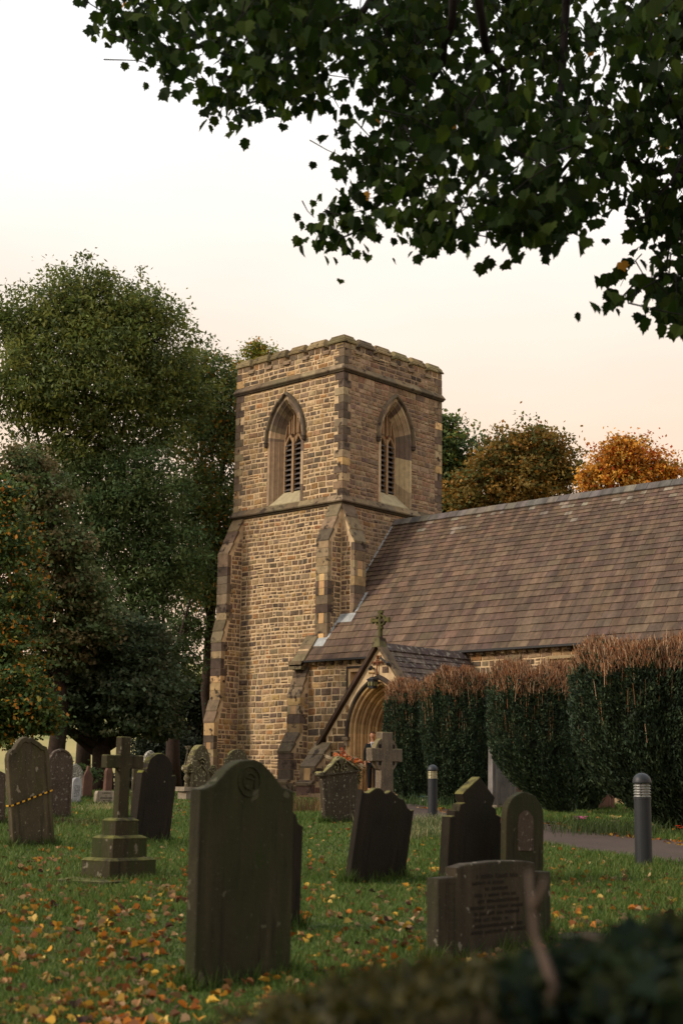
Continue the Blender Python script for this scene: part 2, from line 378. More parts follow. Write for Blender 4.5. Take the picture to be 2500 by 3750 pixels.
def merlon(side, a, b, m0, m1):
    mb = MB()
    f = (lambda u, d, z: (u, -d, z)) if side == 'A' else (lambda u, d, z: (d, u, z))
    Oo, U, N = ((0, 0, 0), (1, 0, 0), (0, -1, 0)) if side == 'A' else ((0, 0, 0), (0, 1, 0), (1, 0, 0))
    lo, hi = sorted((0, -.4))
    pts = [f(u, d, z) for z in (18.2, 18.46) for u, d in ((a, 0), (b, 0), (b, -.4), (a, -.4))]
    mb.hexa(pts, (1, 1, 1), 1)
    masonry(mb, Oo, U, N, 18.2, 18.46, lambda p, q: [(a, b)], ch=(.2, .24), w=(.22, .4), pal=(PAL_A if side == 'A' else PAL_B)+PAL_Q)
    for u, s in ((a, -1), (b, 1)):  # returns
        q = [f(u+s*.01, d, z) for d, z in ((.02, 18.21), (-.38, 18.21), (-.38, 18.45), (.02, 18.45))]; mb.quad(q, jit(random.choice(PAL_Q)), 2)
    ua, ub = a-.05, b+.05; c = jit(random.choice(CMOSS), .12); k = len(CP)
    hp = lambda z: .09*max(0, z-18.5)/.32
    ea = [f((ua+hp(z) if not m0 else (-d if side == 'B' else -TW-d)), d, z) for d, z in CP]
    eb = [f((ub-hp(z) if not m1 else (d if side == 'A' else TW+d)), d, z) for d, z in CP]
    mb.mesh(ea+eb, [(i, (i+1) % k, k+(i+1) % k, k+i) for i in range(k)]+[tuple(range(k)), tuple(range(k, 2*k))[::-1]], c, 2)
    cpart(mb, 'merlon', MS)
EA = [(-6.02, -5.3), (-5.05, -4.27), (-4.0, -3.25), (-2.96, -2.2), (-1.92, -1.09), (-.79, 0)]
EB = [(0, .65), (.96, 1.71), (1.99, 2.77), (3.06, 3.85), (4.15, 4.91), (5.22, 6.02)]
for i, (a, b) in enumerate(EA): merlon('A', a, b, i == 0, i == 5)
for i, (a, b) in enumerate(EB): merlon('B', a, b, i == 0, i == 5)
for side, E in (('A', EA), ('B', EB)):
    for (a, b), (c, d) in zip(E, E[1:]):
        sl = MB()
        for (e, z0, z1, o) in ((.1, 18.2, 18.27, .03), (.06, 18.1, 18.2, .075)):
            u0, u1 = b-e+.02, c+e-.02
            if side == 'A': sl.box((u0, -o, z0), (u1, .02 if o > .05 else .42, z1), jit(PAL_Q[3]), 2)
            else: sl.box((-.42 if o < .05 else -.02, u0, z0), (o, u1, z1), jit(PAL_Q[3]), 2)
        cpart(sl, 'crenel_sill', MS)
# --- belfry windows
def belfry(c, O, U, N):
    O, U, N = [np.array(v, float) for v in (O, U, N)]; Z = np.array((0, 0, 1.))
    P = lambda u, d, z: O+U*(c+u)-N*d+Z*z
    fr = MB()
    arch_sweep(fr, O, U, N, c, WA, WSP, WAP, WZ, [(-.14, .005), (-.14, -.024), (0, -.024), (.0, 0), (.1, .1), (.12, .1), (.13, .15), (.22, .27), (.24, .27), (.25, .32), (.33, .44), (.35, .46)], [L(x) for x in [(160, 140, 112), (148, 126, 100), (128, 110, 90), (168, 146, 116), (104, 90, 76)]], m=3, blk=2, dz0=1.2)
    fr.quad([P(-WA, 0, WZ), P(WA, 0, WZ), P(.52, .46, WZ+.55), P(-.52, .46, WZ+.55)], L((158, 146, 116)), 3)
    fr.quad([P(-WA-.05, -.03, WZ-.04), P(WA+.05, -.03, WZ-.04), P(WA+.02, 0, WZ+.01), P(-WA-.02, 0, WZ+.01)], L((140, 128, 98)), 3)
    w = cpart(fr, 'belfry_window', MS, smooth=False)
    hm = MB(); arch_sweep(hm, O, U, N, c, WA, WSP, WAP, WSP-.06, [(-.13, 0), (-.13, -.07), (-.17, -.13), (-.24, -.13), (-.28, -.04), (-.28, 0)], [L((92, 80, 64)), L((104, 92, 74)), L((84, 74, 60))], m=2, blk=4)
    for s in (-1, 1):
        cc = P(s*(WA+.2), -.07, WSP-.13)
        hm.lathe([(0, cc[2]-.13), (.07, cc[2]-.1), (.1, cc[2]-.03), (.07, cc[2]), (.11, cc[2]+.05), (.09, cc[2]+.11), (0, cc[2]+.13)], 8, L((74, 64, 54)), 2, (cc[0], cc[1]))
    cpart(hm, 'hood_mould', MS, w)
    tr = MB(); cs = L((150, 122, 92)); cd = L((120, 98, 76))
    def bar(u0, z0, u1, z1, wd=.045, d0=.44, d1=.56, col=cs):
        e = np.array((u1-u0, z1-z0)); e = e/np.linalg.norm(e); nx, nz = -e[1]*wd, e[0]*wd
        q = [(u0-nx, z0-nz), (u0+nx, z0+nz), (u1+nx, z1+nz), (u1-nx, z1-nz)]
        tr.hexa([P(a, d0, b) for a, b in q]+[P(a, d1, b) for a, b in q], col, 3)
    bar(0, WZ+.5, 0, 15.15, .055, .4, .56)
    for s in (-1, 1):
        bar(s*.5, WZ+.5, s*.5, 15.2, .035)
        for x0 in (0, .5):  # pointed head of each light
            pts = [(x0*s*1.0, 14.75), ((x0+(.06 if x0 == 0 else -.06))*s, 14.98), (s*.25, 15.3)]
            for (a, b), (a2, b2) in zip(pts, pts[1:]): bar(a, b, a2, b2, .03, .45, .55)
            bar((x0+(.03 if x0 == 0 else -.03))*s, 14.72, (x0+(.13 if x0 == 0 else -.13))*s, 14.86, .025, .47, .55, cd)
        bar(0, 15.0, s*.25, 15.35, .025); bar(s*.25, 15.3, s*.25, 15.95, .028); bar(s*.13, 15.35, s*.13, 16.2, .022, .47, .55)
        bar(s*.5, 15.2, s*.36, 15.75, .03); bar(s*.25, 15.9, s*.02, 16.35, .028)
    bar(0, 15.3, 0, 16.2, .025)
    cpart(tr, 'tracery', MS, w)
    bk = MB(); panel(bk, P(0, .66, 0), U, -.6, .6, 12.6, 16.6, [], 0); cpart(bk, 'back_board', M['dark'], w)
    b2 = MB()
    for s in (-1, 1): b2.quad([P(s*.02, .6, 15.15), P(s*.3, .6, 15.15), P(s*.3, .6, 15.7), P(s*.02, .6, 15.7)], L((130, 84, 50)) if s > 0 else L((118, 92, 70)), 3)
    cpart(b2, 'timber_panel', MS, w)
    for s in (-1, 1):
        lv = MB()
        for i in range(10):
            z = WZ+.6+i*.205; a, b = sorted((s*.05, s*.47))
            lv.hexa([P(a, .43, z), P(b, .43, z), P(b, .62, z+.13), P(a, .62, z+.13), P(a, .43, z+.025), P(b, .43, z+.025), P(b, .62, z+.155), P(a, .62, z+.155)])
        cpart(lv, 'louvre', M['louvre'], w)
belfry(-3.1, (0, 0, 0), (1, 0, 0), (0, -1, 0)); belfry(3.08, (0, 0, 0), (0, 1, 0), (1, 0, 0))
# --- buttresses
def buttress(O, D, U, w, prof, zfloor=.85, slabs=3, pal=PAL_Q, fp=.15):
    """prof: polyline (projection, z) going up; O is the wall-face corner, U along the wall"""
    O, D, U = [np.array(v, float) for v in (O, D, U)]; Z = np.array((0, 0, 1.)); P = lambda u, p, z: O+U*u+D*p+Z*z
    mb = MB(); pts = [(-.02, prof[0][1])]+prof+[(-.02, prof[-1][1])]; k = len(pts)
    mb.mesh([P(0, p, z) for p, z in pts]+[P(w, p, z) for p, z in pts], [tuple(range(k))[::-1], tuple(range(k, 2*k))]+[(i, (i+1) % k, k+(i+1) % k, k+i) for i in range(k)], (1, 1, 1), 1)
    def pz(z):
        for (p0, z0), (p1, z1) in zip(prof, prof[1:]):
            if z0 <= z <= z1: return p0+(p1-p0)*(z-z0)/(z1-z0+1e-9)
        return prof[-1][0]
    for (uo, NN) in ((w, U), (0, -U)):
        masonry(mb, O+U*uo, D, NN, prof[0][1], prof[-1][1]-.25, lambda a, b: [(0.02, pz(b)-.17)] if pz(b) > .3 else [], ch=(.15, .24), w=(.18, .36), pal=PAL_B+PAL_A[3:9])
    for (p0, z0), (p1, z1) in zip(prof, prof[1:]):
        if abs(p1-p0) < .08 and z1-z0 > .4:
            z = z0
            while z < z1-.05:
                h = random.uniform(.26, .42)
                if z+h > z1-.15: h = z1-z
                r = random.choice((.17, .32)); o = .016
                if random.random() < fp:
                    c = jit(random.choice(PAL_D), .12); c2 = jit(random.choice(pal)); hw = w*.28
                    a, b = P(hw, p0-.1, z+.006), P(w-hw, p0+o, z+h-.008); lo, hi = np.minimum(a, b), np.maximum(a, b); mb.box(lo, hi, c, 3, .003)
                    for ua, ub in ((-.01, hw-.01), (w-hw+.01, w+.014)):
                        a, b = P(ua, p0-r, z+.006), P(ub, p0+o+.003, z+h-.008); lo, hi = np.minimum(a, b), np.maximum(a, b); mb.box(lo, hi, jit(c2, .1), 2, .003)
                else:
                    c = jit(random.choice(pal*2+PAL_D[4:]+PAL_A[:2]), .15)
                    a, b = P(-.01, p0-r, z+.006), P(w+.014, p0+o, z+h-.008); lo, hi = np.minimum(a, b), np.maximum(a, b); mb.box(lo, hi, c, 2, .003)
                z += h
        elif p0-p1 > .08:  # weathering slabs
            n = slabs if z1-z0 > 1.1 else 2
            for i in range(n):
                a, b = i/n, (i+1)/n; pa, za, pb, zb = p0+(p1-p0)*a, z0+(z1-z0)*a, p0+(p1-p0)*b, z0+(z1-z0)*b
                e = .05; q = [(pa+.05, za-.03), (pa+.06, za+.05), (pb+.035, zb+.04), (pb-.04, zb-.04)]
                c = jit(random.choice([L((112, 96, 74)), L((98, 84, 66)), L((120, 104, 80)), L((90, 76, 62))]), .1)
                mb.hexa([P(-.03, p, z) for p, z in q]+[P(w+.03, p, z) for p, z in q], c, 2)
    return cpart(mb, 'buttress', MS)
buttress((-6.02, 0, 0), (0, -1, 0), (1, 0, 0), .57, [(1.4, .8), (1.4, 1.7), (1.26, 1.8), (1.24, 3.8), (1.0, 4.64), (.99, 6.96), (.79, 7.82), (.74, 10.47), (.0, 12.0)])
buttress((-.6, 0, 0), (0, -1, 0), (1, 0, 0), .6, [(.72, 5.6), (.72, 7), (.68, 10.5), (.0, 12.0)], fp=.6)
buttress((0, 0, 0), (1, 0, 0), (0, 1, 0), .62, [(.7, 5.6), (.68, 7), (.66, 10.47), (.0, 12.0)])
buttress((-1.0, -1.25, 0), (0, -1, 0), (1, 0, 0), .62, [(1.02, .8), (1.02, 1.5), (.88, 1.6), (.86, 2.58), (.45, 3.28), (.42, 4.6), (.0, 5.7)], fp=.25)
for x in (8.62, 13.1, 17.6): buttress((x, -1.25, 0), (0, -1, 0), (1, 0, 0), .55, [(.8, .8), (.8, 2.5), (.4, 3.2), (.38, 4.7), (.0, 5.68)])
for x in (4.35,): buttress((x, -5.7, 0), (0, -1, 0), (1, 0, 0), .62, [(.9, .8), (.9, 1.45), (.75, 1.55), (.7, 1.98), (.0, 2.75)], pal=[L((104, 80, 70)), L((112, 90, 72)), L((92, 74, 64))], fp=.1)
# --- nave walls
def rect(c, a, z0, z1): return (c, z0, z1, lambda z: a)
nops = [rect(2.15, .45, 4.25, 5.45), rect(11.12, .68, 2.6, 5.4), rect(15.55, .68, 2.6, 5.4), rect(20.0, .68, 2.6, 5.4)]
nw = MB()
panel(nw, (0, -1.25, 0), (1, 0, 0), -1.0, 22, .8, 6.0, nops)
nops2 = [(c, a-.12, b+.16, (lambda h: (lambda z: h+.13))(f(0))) for c, a, b, f in nops]
masonry(nw, (0, -1.25, 0), (1, 0, 0), (0, -1, 0), .85, 5.83, cut_ints(lambda a, b: [(-.38, 22)], nops2), ch=(.2, .29), w=(.26, .5), pal=PAL_A[:3]+PAL_A[5:10]+PAL_A[11:13]+PAL_B[:3]+PAL_Q[:2], mort=.03)
yr = 3.07; RZ = 11.74
gz_ = lambda y: RZ-.04-1.3*abs(yr-y)
for x in (-1.0, 22.0):
    nw.quad([(x, -1.25, .8), (x, 7.39, .8), (x, 7.39, gz_(7.39)), (x, yr, gz_(yr) if x > 0 else 6), (x, -.75, gz_(-.75) if x < 0 else gz_(-.75)), (x, -1.25, 6.0)], (1, 1, 1), 1)
panel(nw, (0, 7.39, 0), (1, 0, 0), -.0, 22, .8, 6.0, [])
nw.box((-1.0, -1.2, 5.9), (-.45, -.7, 6.4), (1, 1, 1), 1)
cpart(nw, 'nave_wall', MS)
def nave_window(c, a, z0, z1, lights):
    fr = MB(); col = L((176, 150, 110)); y = -1.25
    o = .12
    fr.box((c-a-o, y-.02, z0-.02), (c-a, y+.22, z1), jit(col), 3); fr.box((c+a, y-.02, z0-.02), (c+a+o, y+.22, z1), jit(col), 3)
    fr.box((c-a-o, y-.022, z1), (c+a+o, y+.22, z1+.13), jit(col), 3)
    fr.hexa([(c-a-o, y-.05, z0-.12), (c+a+o, y-.05, z0-.12), (c+a+o, y+.22, z0-.12), (c-a-o, y+.22, z0-.12), (c-a-o, y-.05, z0-.05), (c+a+o, y-.05, z0-.05), (c+a+o, y+.22, z0+.03), (c-a-o, y+.22, z0+.03)], jit(col), 3)
    w = cpart(fr, 'nave_window', MS)
    if lights:
        h = MB(); h.box((c-a-.22, y-.12, z1+.1), (c+a+.22, y-.0, z1+.2), L((150, 130, 98)), 3)
        for s in (-1, 1): h.box((c+s*(a+.17)-.05, y-.11, z1-.32), (c+s*(a+.17)+.05, y, z1+.1), L((150, 130, 98)), 3)
        cpart(h, 'hood_mould', MS, w)
        g = MB(); g.quad([(c-a, y+.2, z0), (c+a, y+.2, z0), (c+a, y+.2, z1), (c-a, y+.2, z1)]); cpart(g, 'pane', M['glass'], w)
        t = MB()
        for i in range(lights+1):
            x = c-a+2*a*i/lights; t.box((x-.04, y+.08, z0), (x+.04, y+.18, z1), jit(col), 3)
        for i in range(lights):
            x0 = c-a+2*a*i/lights; x1 = x0+2*a/lights; xm = (x0+x1)/2; n = 8
            for j in range(n):
                for s in (0, 1):
                    ta, tb = j/n, (j+1)/n; f = lambda q: (x0 if s == 0 else x1)+(xm-(x0 if s == 0 else x1))*(1-math.cos(q*math.pi/2))
                    za, zb = z1-.75+.55*math.sin(ta*math.pi/2), z1-.75+.55*math.sin(tb*math.pi/2)
                    xe = x0 if s == 0 else x1
                    t.quad([(f(ta), y+.1, za), (f(tb), y+.1, zb), (xe, y+.1, zb), (xe, y+.1, za)], jit(col, .05), 3)
            t.quad([(x0, y+.1, z1-.2), (x1, y+.1, z1-.2), (x1, y+.1, z1), (x0, y+.1, z1)], jit(col, .05), 3)
        cpart(t, 'mullion', MS, w)
    else:
        g = MB(); g.quad([(c-a, y+.14, z0), (c+a, y+.14, z0), (c+a, y+.14, z1), (c-a, y+.14, z1)], L((160, 128, 96)), 3); cpart(g, 'blocking_slab', MS, w)
        d = MB()
        d.box((c-a-.16, y-.05, z0-.05), (c-a-.1, y-.0, z1+.2), L((50, 44, 40)), 2); d.box((c-a-.16, y-.06, z1+.13), (c+a+.16, y, z1+.2), L((50, 44, 40)), 2)
        cpart(d, 'dark_surround', MS, w)
nave_window(2.15, .45, 4.25, 5.45, 0)
for c in (11.12, 15.55, 20.0): nave_window(c, .68, 2.6, 5.4, 3)
# --- nave roof
rf = MB()
def slates(mb, y0, z0, y1, z1, xs, exps, wd, pal, axis='x', lich=0, N=None, th=.016):
    """courses climb from (y0,z0) to (y1,z1); xs(y)->(x0,x1); axis x: rows run along x"""
    Ls = math.hypot(y1-y0, z1-z0); dy, dz = (y1-y0)/Ls, (z1-z0)/Ls; ny, nz = (-dz, dy) if y1 > y0 else (dz, -dy)
    if nz < 0: ny, nz = -ny, -nz
    s = 0; k = 0
    Pt = (lambda x, y, z: (x, y, z)) if axis == 'x' else (lambda x, y, z: (y, x, z))
    while s < Ls-.03:
        t = s/Ls; e = exps[0]+(exps[1]-exps[0])*t; e = min(e, Ls-s); w_ = wd[0]+(wd[1]-wd[0])*t
        ya, za, yb, zb = y0+dy*s, z0+dz*s, y0+dy*(s+e+.02), z0+dz*(s+e+.02)
        x0, x1 = xs(ya+dy*e/2); x = x0-random.uniform(0, w_)
        while x < x1:
            w = w_*random.uniform(.65, 1.3); xa, xb = max(x, x0), min(x+w, x1)
            if xb-xa > .02:
                g = .004; lo = th+random.uniform(0, .012); dr = random.uniform(-.008, .006)
                big = .95+.1*math.sin(x*.55+t*4)*math.sin(x*.21+1+t*2.5)
                c = tuple(v*big for v in jit(random.choice(pal), .055))
                if lich and random.random() < lich*max(0, t-.8)/.2: c = jit(L((116, 106, 92)), .15)
                if random.random() < .002: c = L((138, 120, 98))
                B = lambda xx, y, z, o: Pt(xx, y+ny*o, z+nz*o)
                mb.hexa([B(xa+g, ya-dy*dr, za-dz*dr, -.01), B(xb-g, ya-dy*dr, za-dz*dr, -.01), B(xb-g, yb, zb, -.01), B(xa+g, yb, zb, -.01),
                         B(xa+g, ya-dy*dr, za-dz*dr, lo+.012), B(xb-g, ya-dy*dr, za-dz*dr, lo+.012+random.uniform(-.004, .004)), B(xb-g, yb, zb, .006), B(xa+g, yb, zb, .006)], c)
            x += w
        s += e; k += 1
def nxs(y): return (-.46, 22.1) if y < -.72 else ((0.0, 22.1))
slates(rf, -1.45, RZ-1.3*4.52, yr-.06, RZ-.08, nxs, (.37, .17), (.62, .27), PAL_S, lich=.22)
rf.quad([(0, yr, RZ-.03), (22.1, yr, RZ-.03), (22.1, 7.6, RZ-.03-1.3*4.53), (0, 7.6, RZ-.03-1.3*4.53)], PAL_S[0])
rf.quad([(-.46, -1.4, RZ-1.3*4.47-.03), (22.1, -1.4, RZ-1.3*4.47-.03), (22.1, yr, RZ-.05), (-.46, yr, RZ-.05)], PAL_S[3])
nroof = cpart(rf, 'nave_roof', M['slate'])
x = .02
while x < 22:
    mb = MB(); w = .46; c = jit(random.choice([L((92, 86, 80)), L((100, 94, 86)), L((84, 79, 75)), L((108, 100, 88))]), .1); z = RZ+.05+random.uniform(-.008, .008)
    for s in (-1, 1):
        mb.hexa([(x, yr, z-.03), (x+w-.012, yr, z-.03), (x+w-.012, yr+s*.2, z-.25), (x, yr+s*.2, z-.25), (x, yr, z+.03), (x+w-.012, yr, z+.03), (x+w-.012, yr+s*.22, z-.22), (x, yr+s*.22, z-.22)], c)
    cpart(mb, 'ridge_tile', M['slate'], nroof); x += w
# corbels, gutter, kneeler, coping, flashing
x = -.44
while x < 21.5:
    if x > 7.0 or x < 4.9:
        mb = MB(); c = jit(random.choice(PAL_Q), .2); mb.hexa([(x-.06, -1.4, 5.78), (x+.06, -1.4, 5.78), (x+.06, -1.2, 5.7), (x-.06, -1.2, 5.7), (x-.06, -1.42, 5.87), (x+.06, -1.42, 5.87), (x+.06, -1.2, 5.87), (x-.06, -1.2, 5.87)], c, 2)
        cpart(mb, 'corbel', MS)
    x += .428
gt = MB(); gt.box((-.46, -1.52, 5.87), (22.1, -1.4, 5.94)); gt.box((-.46, -1.4, 5.88), (22.1, -1.2, 5.93)); cpart(gt, 'gutter', M['iron'])
kn = MB(); cc = L((112, 98, 74))
zf = lambda y: RZ-1.3*(yr-y)
ys = [-1.62, -1.3, -1.0, -.7]
for a, b in zip(ys, ys[1:]):
    kn.hexa([(-1.06, a, zf(a)-.02), (-.44, a, zf(a)-.02), (-.44, b-.01, zf(b)-.03), (-1.06, b-.01, zf(b)-.03), (-1.06, a, zf(a)+.15), (-.44, a, zf(a)+.15), (-.44, b-.01, zf(b)+.13), (-1.06, b-.01, zf(b)+.13)], jit(cc, .15), 2)
kn.box((-1.08, -1.62, 5.74), (-.44, -1.2, 5.93), jit(cc), 2); kn.box((-1.0, -1.48, 5.6), (-.5, -1.2, 5.74), jit(cc), 2)
cpart(kn, 'gable_coping', MS)
fl = MB()
def fstrip(x, ya, yb, wx=.14):
    fl.hexa([(x, ya, zf(ya)+.03), (x+wx, ya, zf(ya)+.03), (x+wx, yb, zf(yb)+.03), (x, yb, zf(yb)+.03), (x, ya, zf(ya)+.05), (x+wx, ya, zf(ya)+.05), (x+wx, yb, zf(yb)+.05), (x, yb, zf(yb)+.05)])
fstrip(0, .62, 2.95, .1); fstrip(.7, 0, .62, .12); fstrip(-.0, -.74, -.02, .12)
fstrip(-.44, -1.02, -.74, .52); fstrip(0.12, -.28, -.0, .7)
fl.box((.02, .62, zf(.62)), (.035, 2.95, zf(.62)+.1))
cpart(fl, 'lead_flashing', M['lead'])
# --- porch
PC, PY = 6.95, -5.7; PA, PSP, PAP, PZ = 1.14, 3.05, 4.66, 1.27
pz_ = lambda x: 5.72-1.25*abs(x-PC)
po = MB()
pop = (PC, .8, PAP+.1, lambda z: arch_hw(PA, PSP, PAP, z))
xl = lambda z: max(PC-2.2, PC-(5.72-z)/1.25)
zs = list(np.arange(.8, 5.72, .12))+[5.72]
for za, zb in zip(zs, zs[1:]):
    ha, hb = pop[3](za), pop[3](zb)
    for s in (-1, 1):
        a0, b0 = (PC-xl(za))*s, (PC-xl(zb))*s
        po.quad([(PC+s*ha, PY, za), (PC+a0, PY, za), (PC+b0, PY, zb), (PC+s*hb, PY, zb)], (1, 1, 1), 1)
        po.quad([(PC+s*arch_hw(.62, 3.05, 3.95, za), PY+.88, za), (PC+a0, PY+.88, za), (PC+b0, PY+.88, zb), (PC+s*arch_hw(.62, 3.05, 3.95, zb), PY+.88, zb)], (1, 1, 1), 1)
for s in (-1, 1): panel(po, (PC+s*2.2, PY, 0), (0, 1, 0), 0, 4.45, .8, 2.97, [])
pint = cut_ints(lambda a, b: [(xl(b)+.03, 2*PC-xl(b)-.03)], [(PC, .8, PAP+.3, lambda z: arch_hw(PA+.2, PSP, PAP+.28, z))])
masonry(po, (0, PY, 0), (1, 0, 0), (0, -1, 0), .85, 5.5, pint, ch=(.17, .27), w=(.24, .46), pal=[L(c) for c in [(140, 114, 80), (126, 102, 74), (112, 90, 68), (148, 118, 80), (134, 104, 70), (118, 96, 74), (100, 80, 62), (90, 72, 58)]], mort=.03)
masonry(po, (PC+2.2, PY, 0), (0, 1, 0), (1, 0, 0), .85, 2.9, lambda a, b: [(.05, 4.4)], ch=(.2, .3), pal=PAL_B)
cpart(po, 'porch_wall', MS)
pa = MB(); prof = [(-.14, .0), (-.14, -.028), (0, -.028), (0, 0)]
for k_ in range(4):
    i0, d0 = .015+.12*k_, .01+.205*k_
    prof += [(i0, d0), (i0+.004, d0+.05)]+[(i0+.05+.052*math.cos(a), d0+.105+.06*math.sin(a)) for a in np.radians(np.arange(190, 431, 30))]+[(i0+.045, d0+.175), (i0+.075, d0+.2), (i0+.115, d0+.2)]
prof += [(.5, .82), (.5, .9)]
arch_sweep(pa, (0, 0, 0), (1, 0, 0), (0, -1, 0), PC, PA, PSP, PAP, PZ, [(i, d-PY*-1 if False else d) for i, d in prof], PAL_D, n=18, m=3, blk=4)
pa.v = [(x, y+PY, z) for x, y, z in pa.v]
parch = cpart(pa, 'porch_arch', MS)
hm = MB(); arch_sweep(hm, (0, PY, 0), (1, 0, 0), (0, -1, 0), PC, PA, PSP, PAP, PSP-.12, [(-.06, 0), (-.06, -.06), (-.1, -.11), (-.16, -.11), (-.2, -.03), (-.2, 0)], [L((70, 60, 50)), L((86, 74, 60)), L((60, 52, 44))], n=16, m=2, blk=4)
for s in (-1, 1): hm.box((PC+s*(PA+.13)-.12, PY-.14, PSP-.2), (PC+s*(PA+.13)+.12, PY, PSP-.1), PAL_Q[3], 2); hm.box((PC+s*(PA+.13)-.08, PY-.12, PSP-.36), (PC+s*(PA+.13)+.08, PY, PSP-.2), PAL_Q[3], 2, .02)
cpart(hm, 'hood_mould', MS, parch)
for s in (-1, 1):
    mb = MB(); n = 5; x0, z0, x1, z1 = PC+s*2.52, 5.76-1.25*2.52, PC, 5.76
    for i in range(n):
        a, b = i/n, (i+1)/n-.002; xa, za, xb, zb = x0+(x1-x0)*a, z0+(z1-z0)*a, x0+(x1-x0)*b, z0+(z1-z0)*b
        q = [(xa, za), (xb, zb), (xb, zb+.17), (xa, za+.17)]
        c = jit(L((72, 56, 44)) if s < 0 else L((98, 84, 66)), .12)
        mb.hexa([(x, PY-.14, z) for x, z in q]+[(x, PY+.2, z) for x, z in q], c, 2)
    cpart(mb, 'porch_coping', MS)
ap = MB(); ap.hexa([(PC-.16, PY-.16, 5.72), (PC+.16, PY-.16, 5.72), (PC+.16, PY+.22, 5.72), (PC-.16, PY+.22, 5.72), (PC-.12, PY-.13, 6.02), (PC+.12, PY-.13, 6.02), (PC+.12, PY+.18, 6.02), (PC-.12, PY+.18, 6.02)], L((96, 90, 62)), 2)
cpart(ap, 'apex_stone', MS)
# finial cross
fc = MB(); cg = L((82, 78, 44)); fx, fy = PC+.04, PY+.02
def fb(u0, z0, u1, z1, wd, t=.06):
    e = np.array((u1-u0, z1-z0), float); e /= np.linalg.norm(e); nx, nz = -e[1]*wd, e[0]*wd
    q = [(u0-nx, z0-nz), (u0+nx, z0+nz), (u1+nx, z1+nz), (u1-nx, z1-nz)]
    fc.hexa([(fx+a, fy-t, b) for a, b in q]+[(fx+a, fy+t, b) for a, b in q], jit(cg, .15), 2)
fb(0, 6.0, 0, 6.86, .042); fb(-.36, 6.56, .36, 6.56, .04, .055)
for dx, dz in ((0, 1), (0, -.85), (1, 0), (-1, 0)):
    ex, ez = dx*(.33 if dx else 0), 6.56+dz*.27
    fb(ex-(.0 if dx else .09), ez-(.08 if dx else 0), ex+(.0 if dx else .09), ez+(.08 if dx else 0), .035, .05)
    mx_, mz_ = dx*.2, 6.56+dz*.17
    fb(mx_-(.0 if dx else .07), mz_-(.06 if dx else 0), mx_+(.0 if dx else .07), mz_+(.06 if dx else 0), .022, .05)
for a in range(8):
    t0, t1 = math.pi*2*a/8, math.pi*2*(a+1)/8
    fb(.2*math.cos(t0), 6.56+.17*math.sin(t0), .2*math.cos(t1), 6.56+.17*math.sin(t1), .022, .045)
cpart(fc, 'finial_cross', MS)
PAL_P = [L(c) for c in [(84, 70, 62), (76, 63, 57), (92, 78, 68), (70, 58, 52), (98, 84, 72), (80, 66, 58)]]
M['pslate'] = mat_col('porch_slate', 7, .75, 1.25, .5, .012, rough=.8, streak=(1.2, (.6, 5, .6), .7, 1.3), stain=(7, .55, L((128, 122, 110))))
pr = MB()
for s in (-1, 1): slates(pr, PC+s*2.5, 5.78-1.25*2.5, PC, 5.78, lambda y: (PY+.2, -1.26), (.3, .2), (.42, .3), PAL_P, axis='y')
for s in (-1, 1): pr.quad([(PC, PY+.2, 5.75), (PC, -1.26, 5.75), (PC+s*2.5, -1.26, 5.75-3.125), (PC+s*2.5, PY+.2, 5.75-3.125)], PAL_P[3])
proof = cpart(pr, 'porch_roof', M['pslate'])
y = PY+.22
while y < -1.35:
    mb = MB(); z = 5.85; w = min(.42, -1.27-y); c = jit(PAL_P[1], .12)
    for s in (-1, 1): mb.hexa([(PC, y, z-.03), (PC, y+w-.01, z-.03), (PC+s*.17, y+w-.01, z-.24), (PC+s*.17, y, z-.24), (PC, y, z+.03), (PC, y+w-.01, z+.03), (PC+s*.19, y+w-.01, z-.21), (PC+s*.19, y, z-.21)], c)
    cpart(mb, 'ridge_tile', M['pslate'], proof); y += w
st = MB(); st.box((5.3, -6.35, .9), (8.6, PY+.02, 1.27), L((128, 106, 82)), 3, .01); st.box((4.76, PY+.02, .9), (9.14, -1.25, 1.268), L((96, 82, 66)), 3)
st.box((5.0, -6.75, .9), (8.9, -6.36, 1.19), L((120, 100, 80)), 3, .01); cpart(st, 'door_step', MS)
lr_ = MB(); p = on(868, 1330, 1, 5.6); lr_.tube([p-(0, 0, .5), p+(0, 0, .62)], .02, 5); cpart(lr_, 'lightning_rod', M['lead'])
dr = MB(); n = 12
for za, zb in zip(np.linspace(1.27, 3.9, 20), np.linspace(1.27, 3.9, 20)[1:]):
    a, b = arch_hw(.9, 2.9, 3.95, za), arch_hw(.9, 2.9, 3.95, zb)
    dr.quad([(PC-a, -1.32, za), (PC+a, -1.32, za), (PC+b, -1.32, zb), (PC-b, -1.32, zb)])
dr.quad([(4.8, -1.3, .9), (9.1, -1.3, .9), (9.1, -1.3, 3.2), (4.8, -1.3, 3.2)])
cpart(dr, 'church_door', M['dark'])
for (px, py, d) in ((1080+626/2.24, 2250+440/2.24, 0), (1080+768/2.24, 2250+402/2.24, 1)):
    p = on(px, py, 1, PY-.12); mb = MB()
    mb.tube([p+(0, .12, 0), p], .025, 6); mb.tube([p+(-.02, .02, .03), p+(.03, -.1, -.04)], .055, 10)
    if d: mb.tube([p+(-.42, .08, .2), p+(-.02, .06, -.06)], .035, 8)
    cpart(mb, 'floodlight', M['iron'])
pl = MB()
for a, b in (((-5.45, -.1), (-.9, 0)),): pl.hexa([(a[0], -.12, .8), (b[0]+.5, -.12, .8), (b[0]+.5, .02, .8), (a[0], .02, .8), (a[0], -.12, 1.5), (b[0]+.5, -.12, 1.5), (b[0]+.5, .02, 1.62), (a[0], .02, 1.62)], L((110, 94, 72)), 2)
cpart(pl, 'plinth', MS)
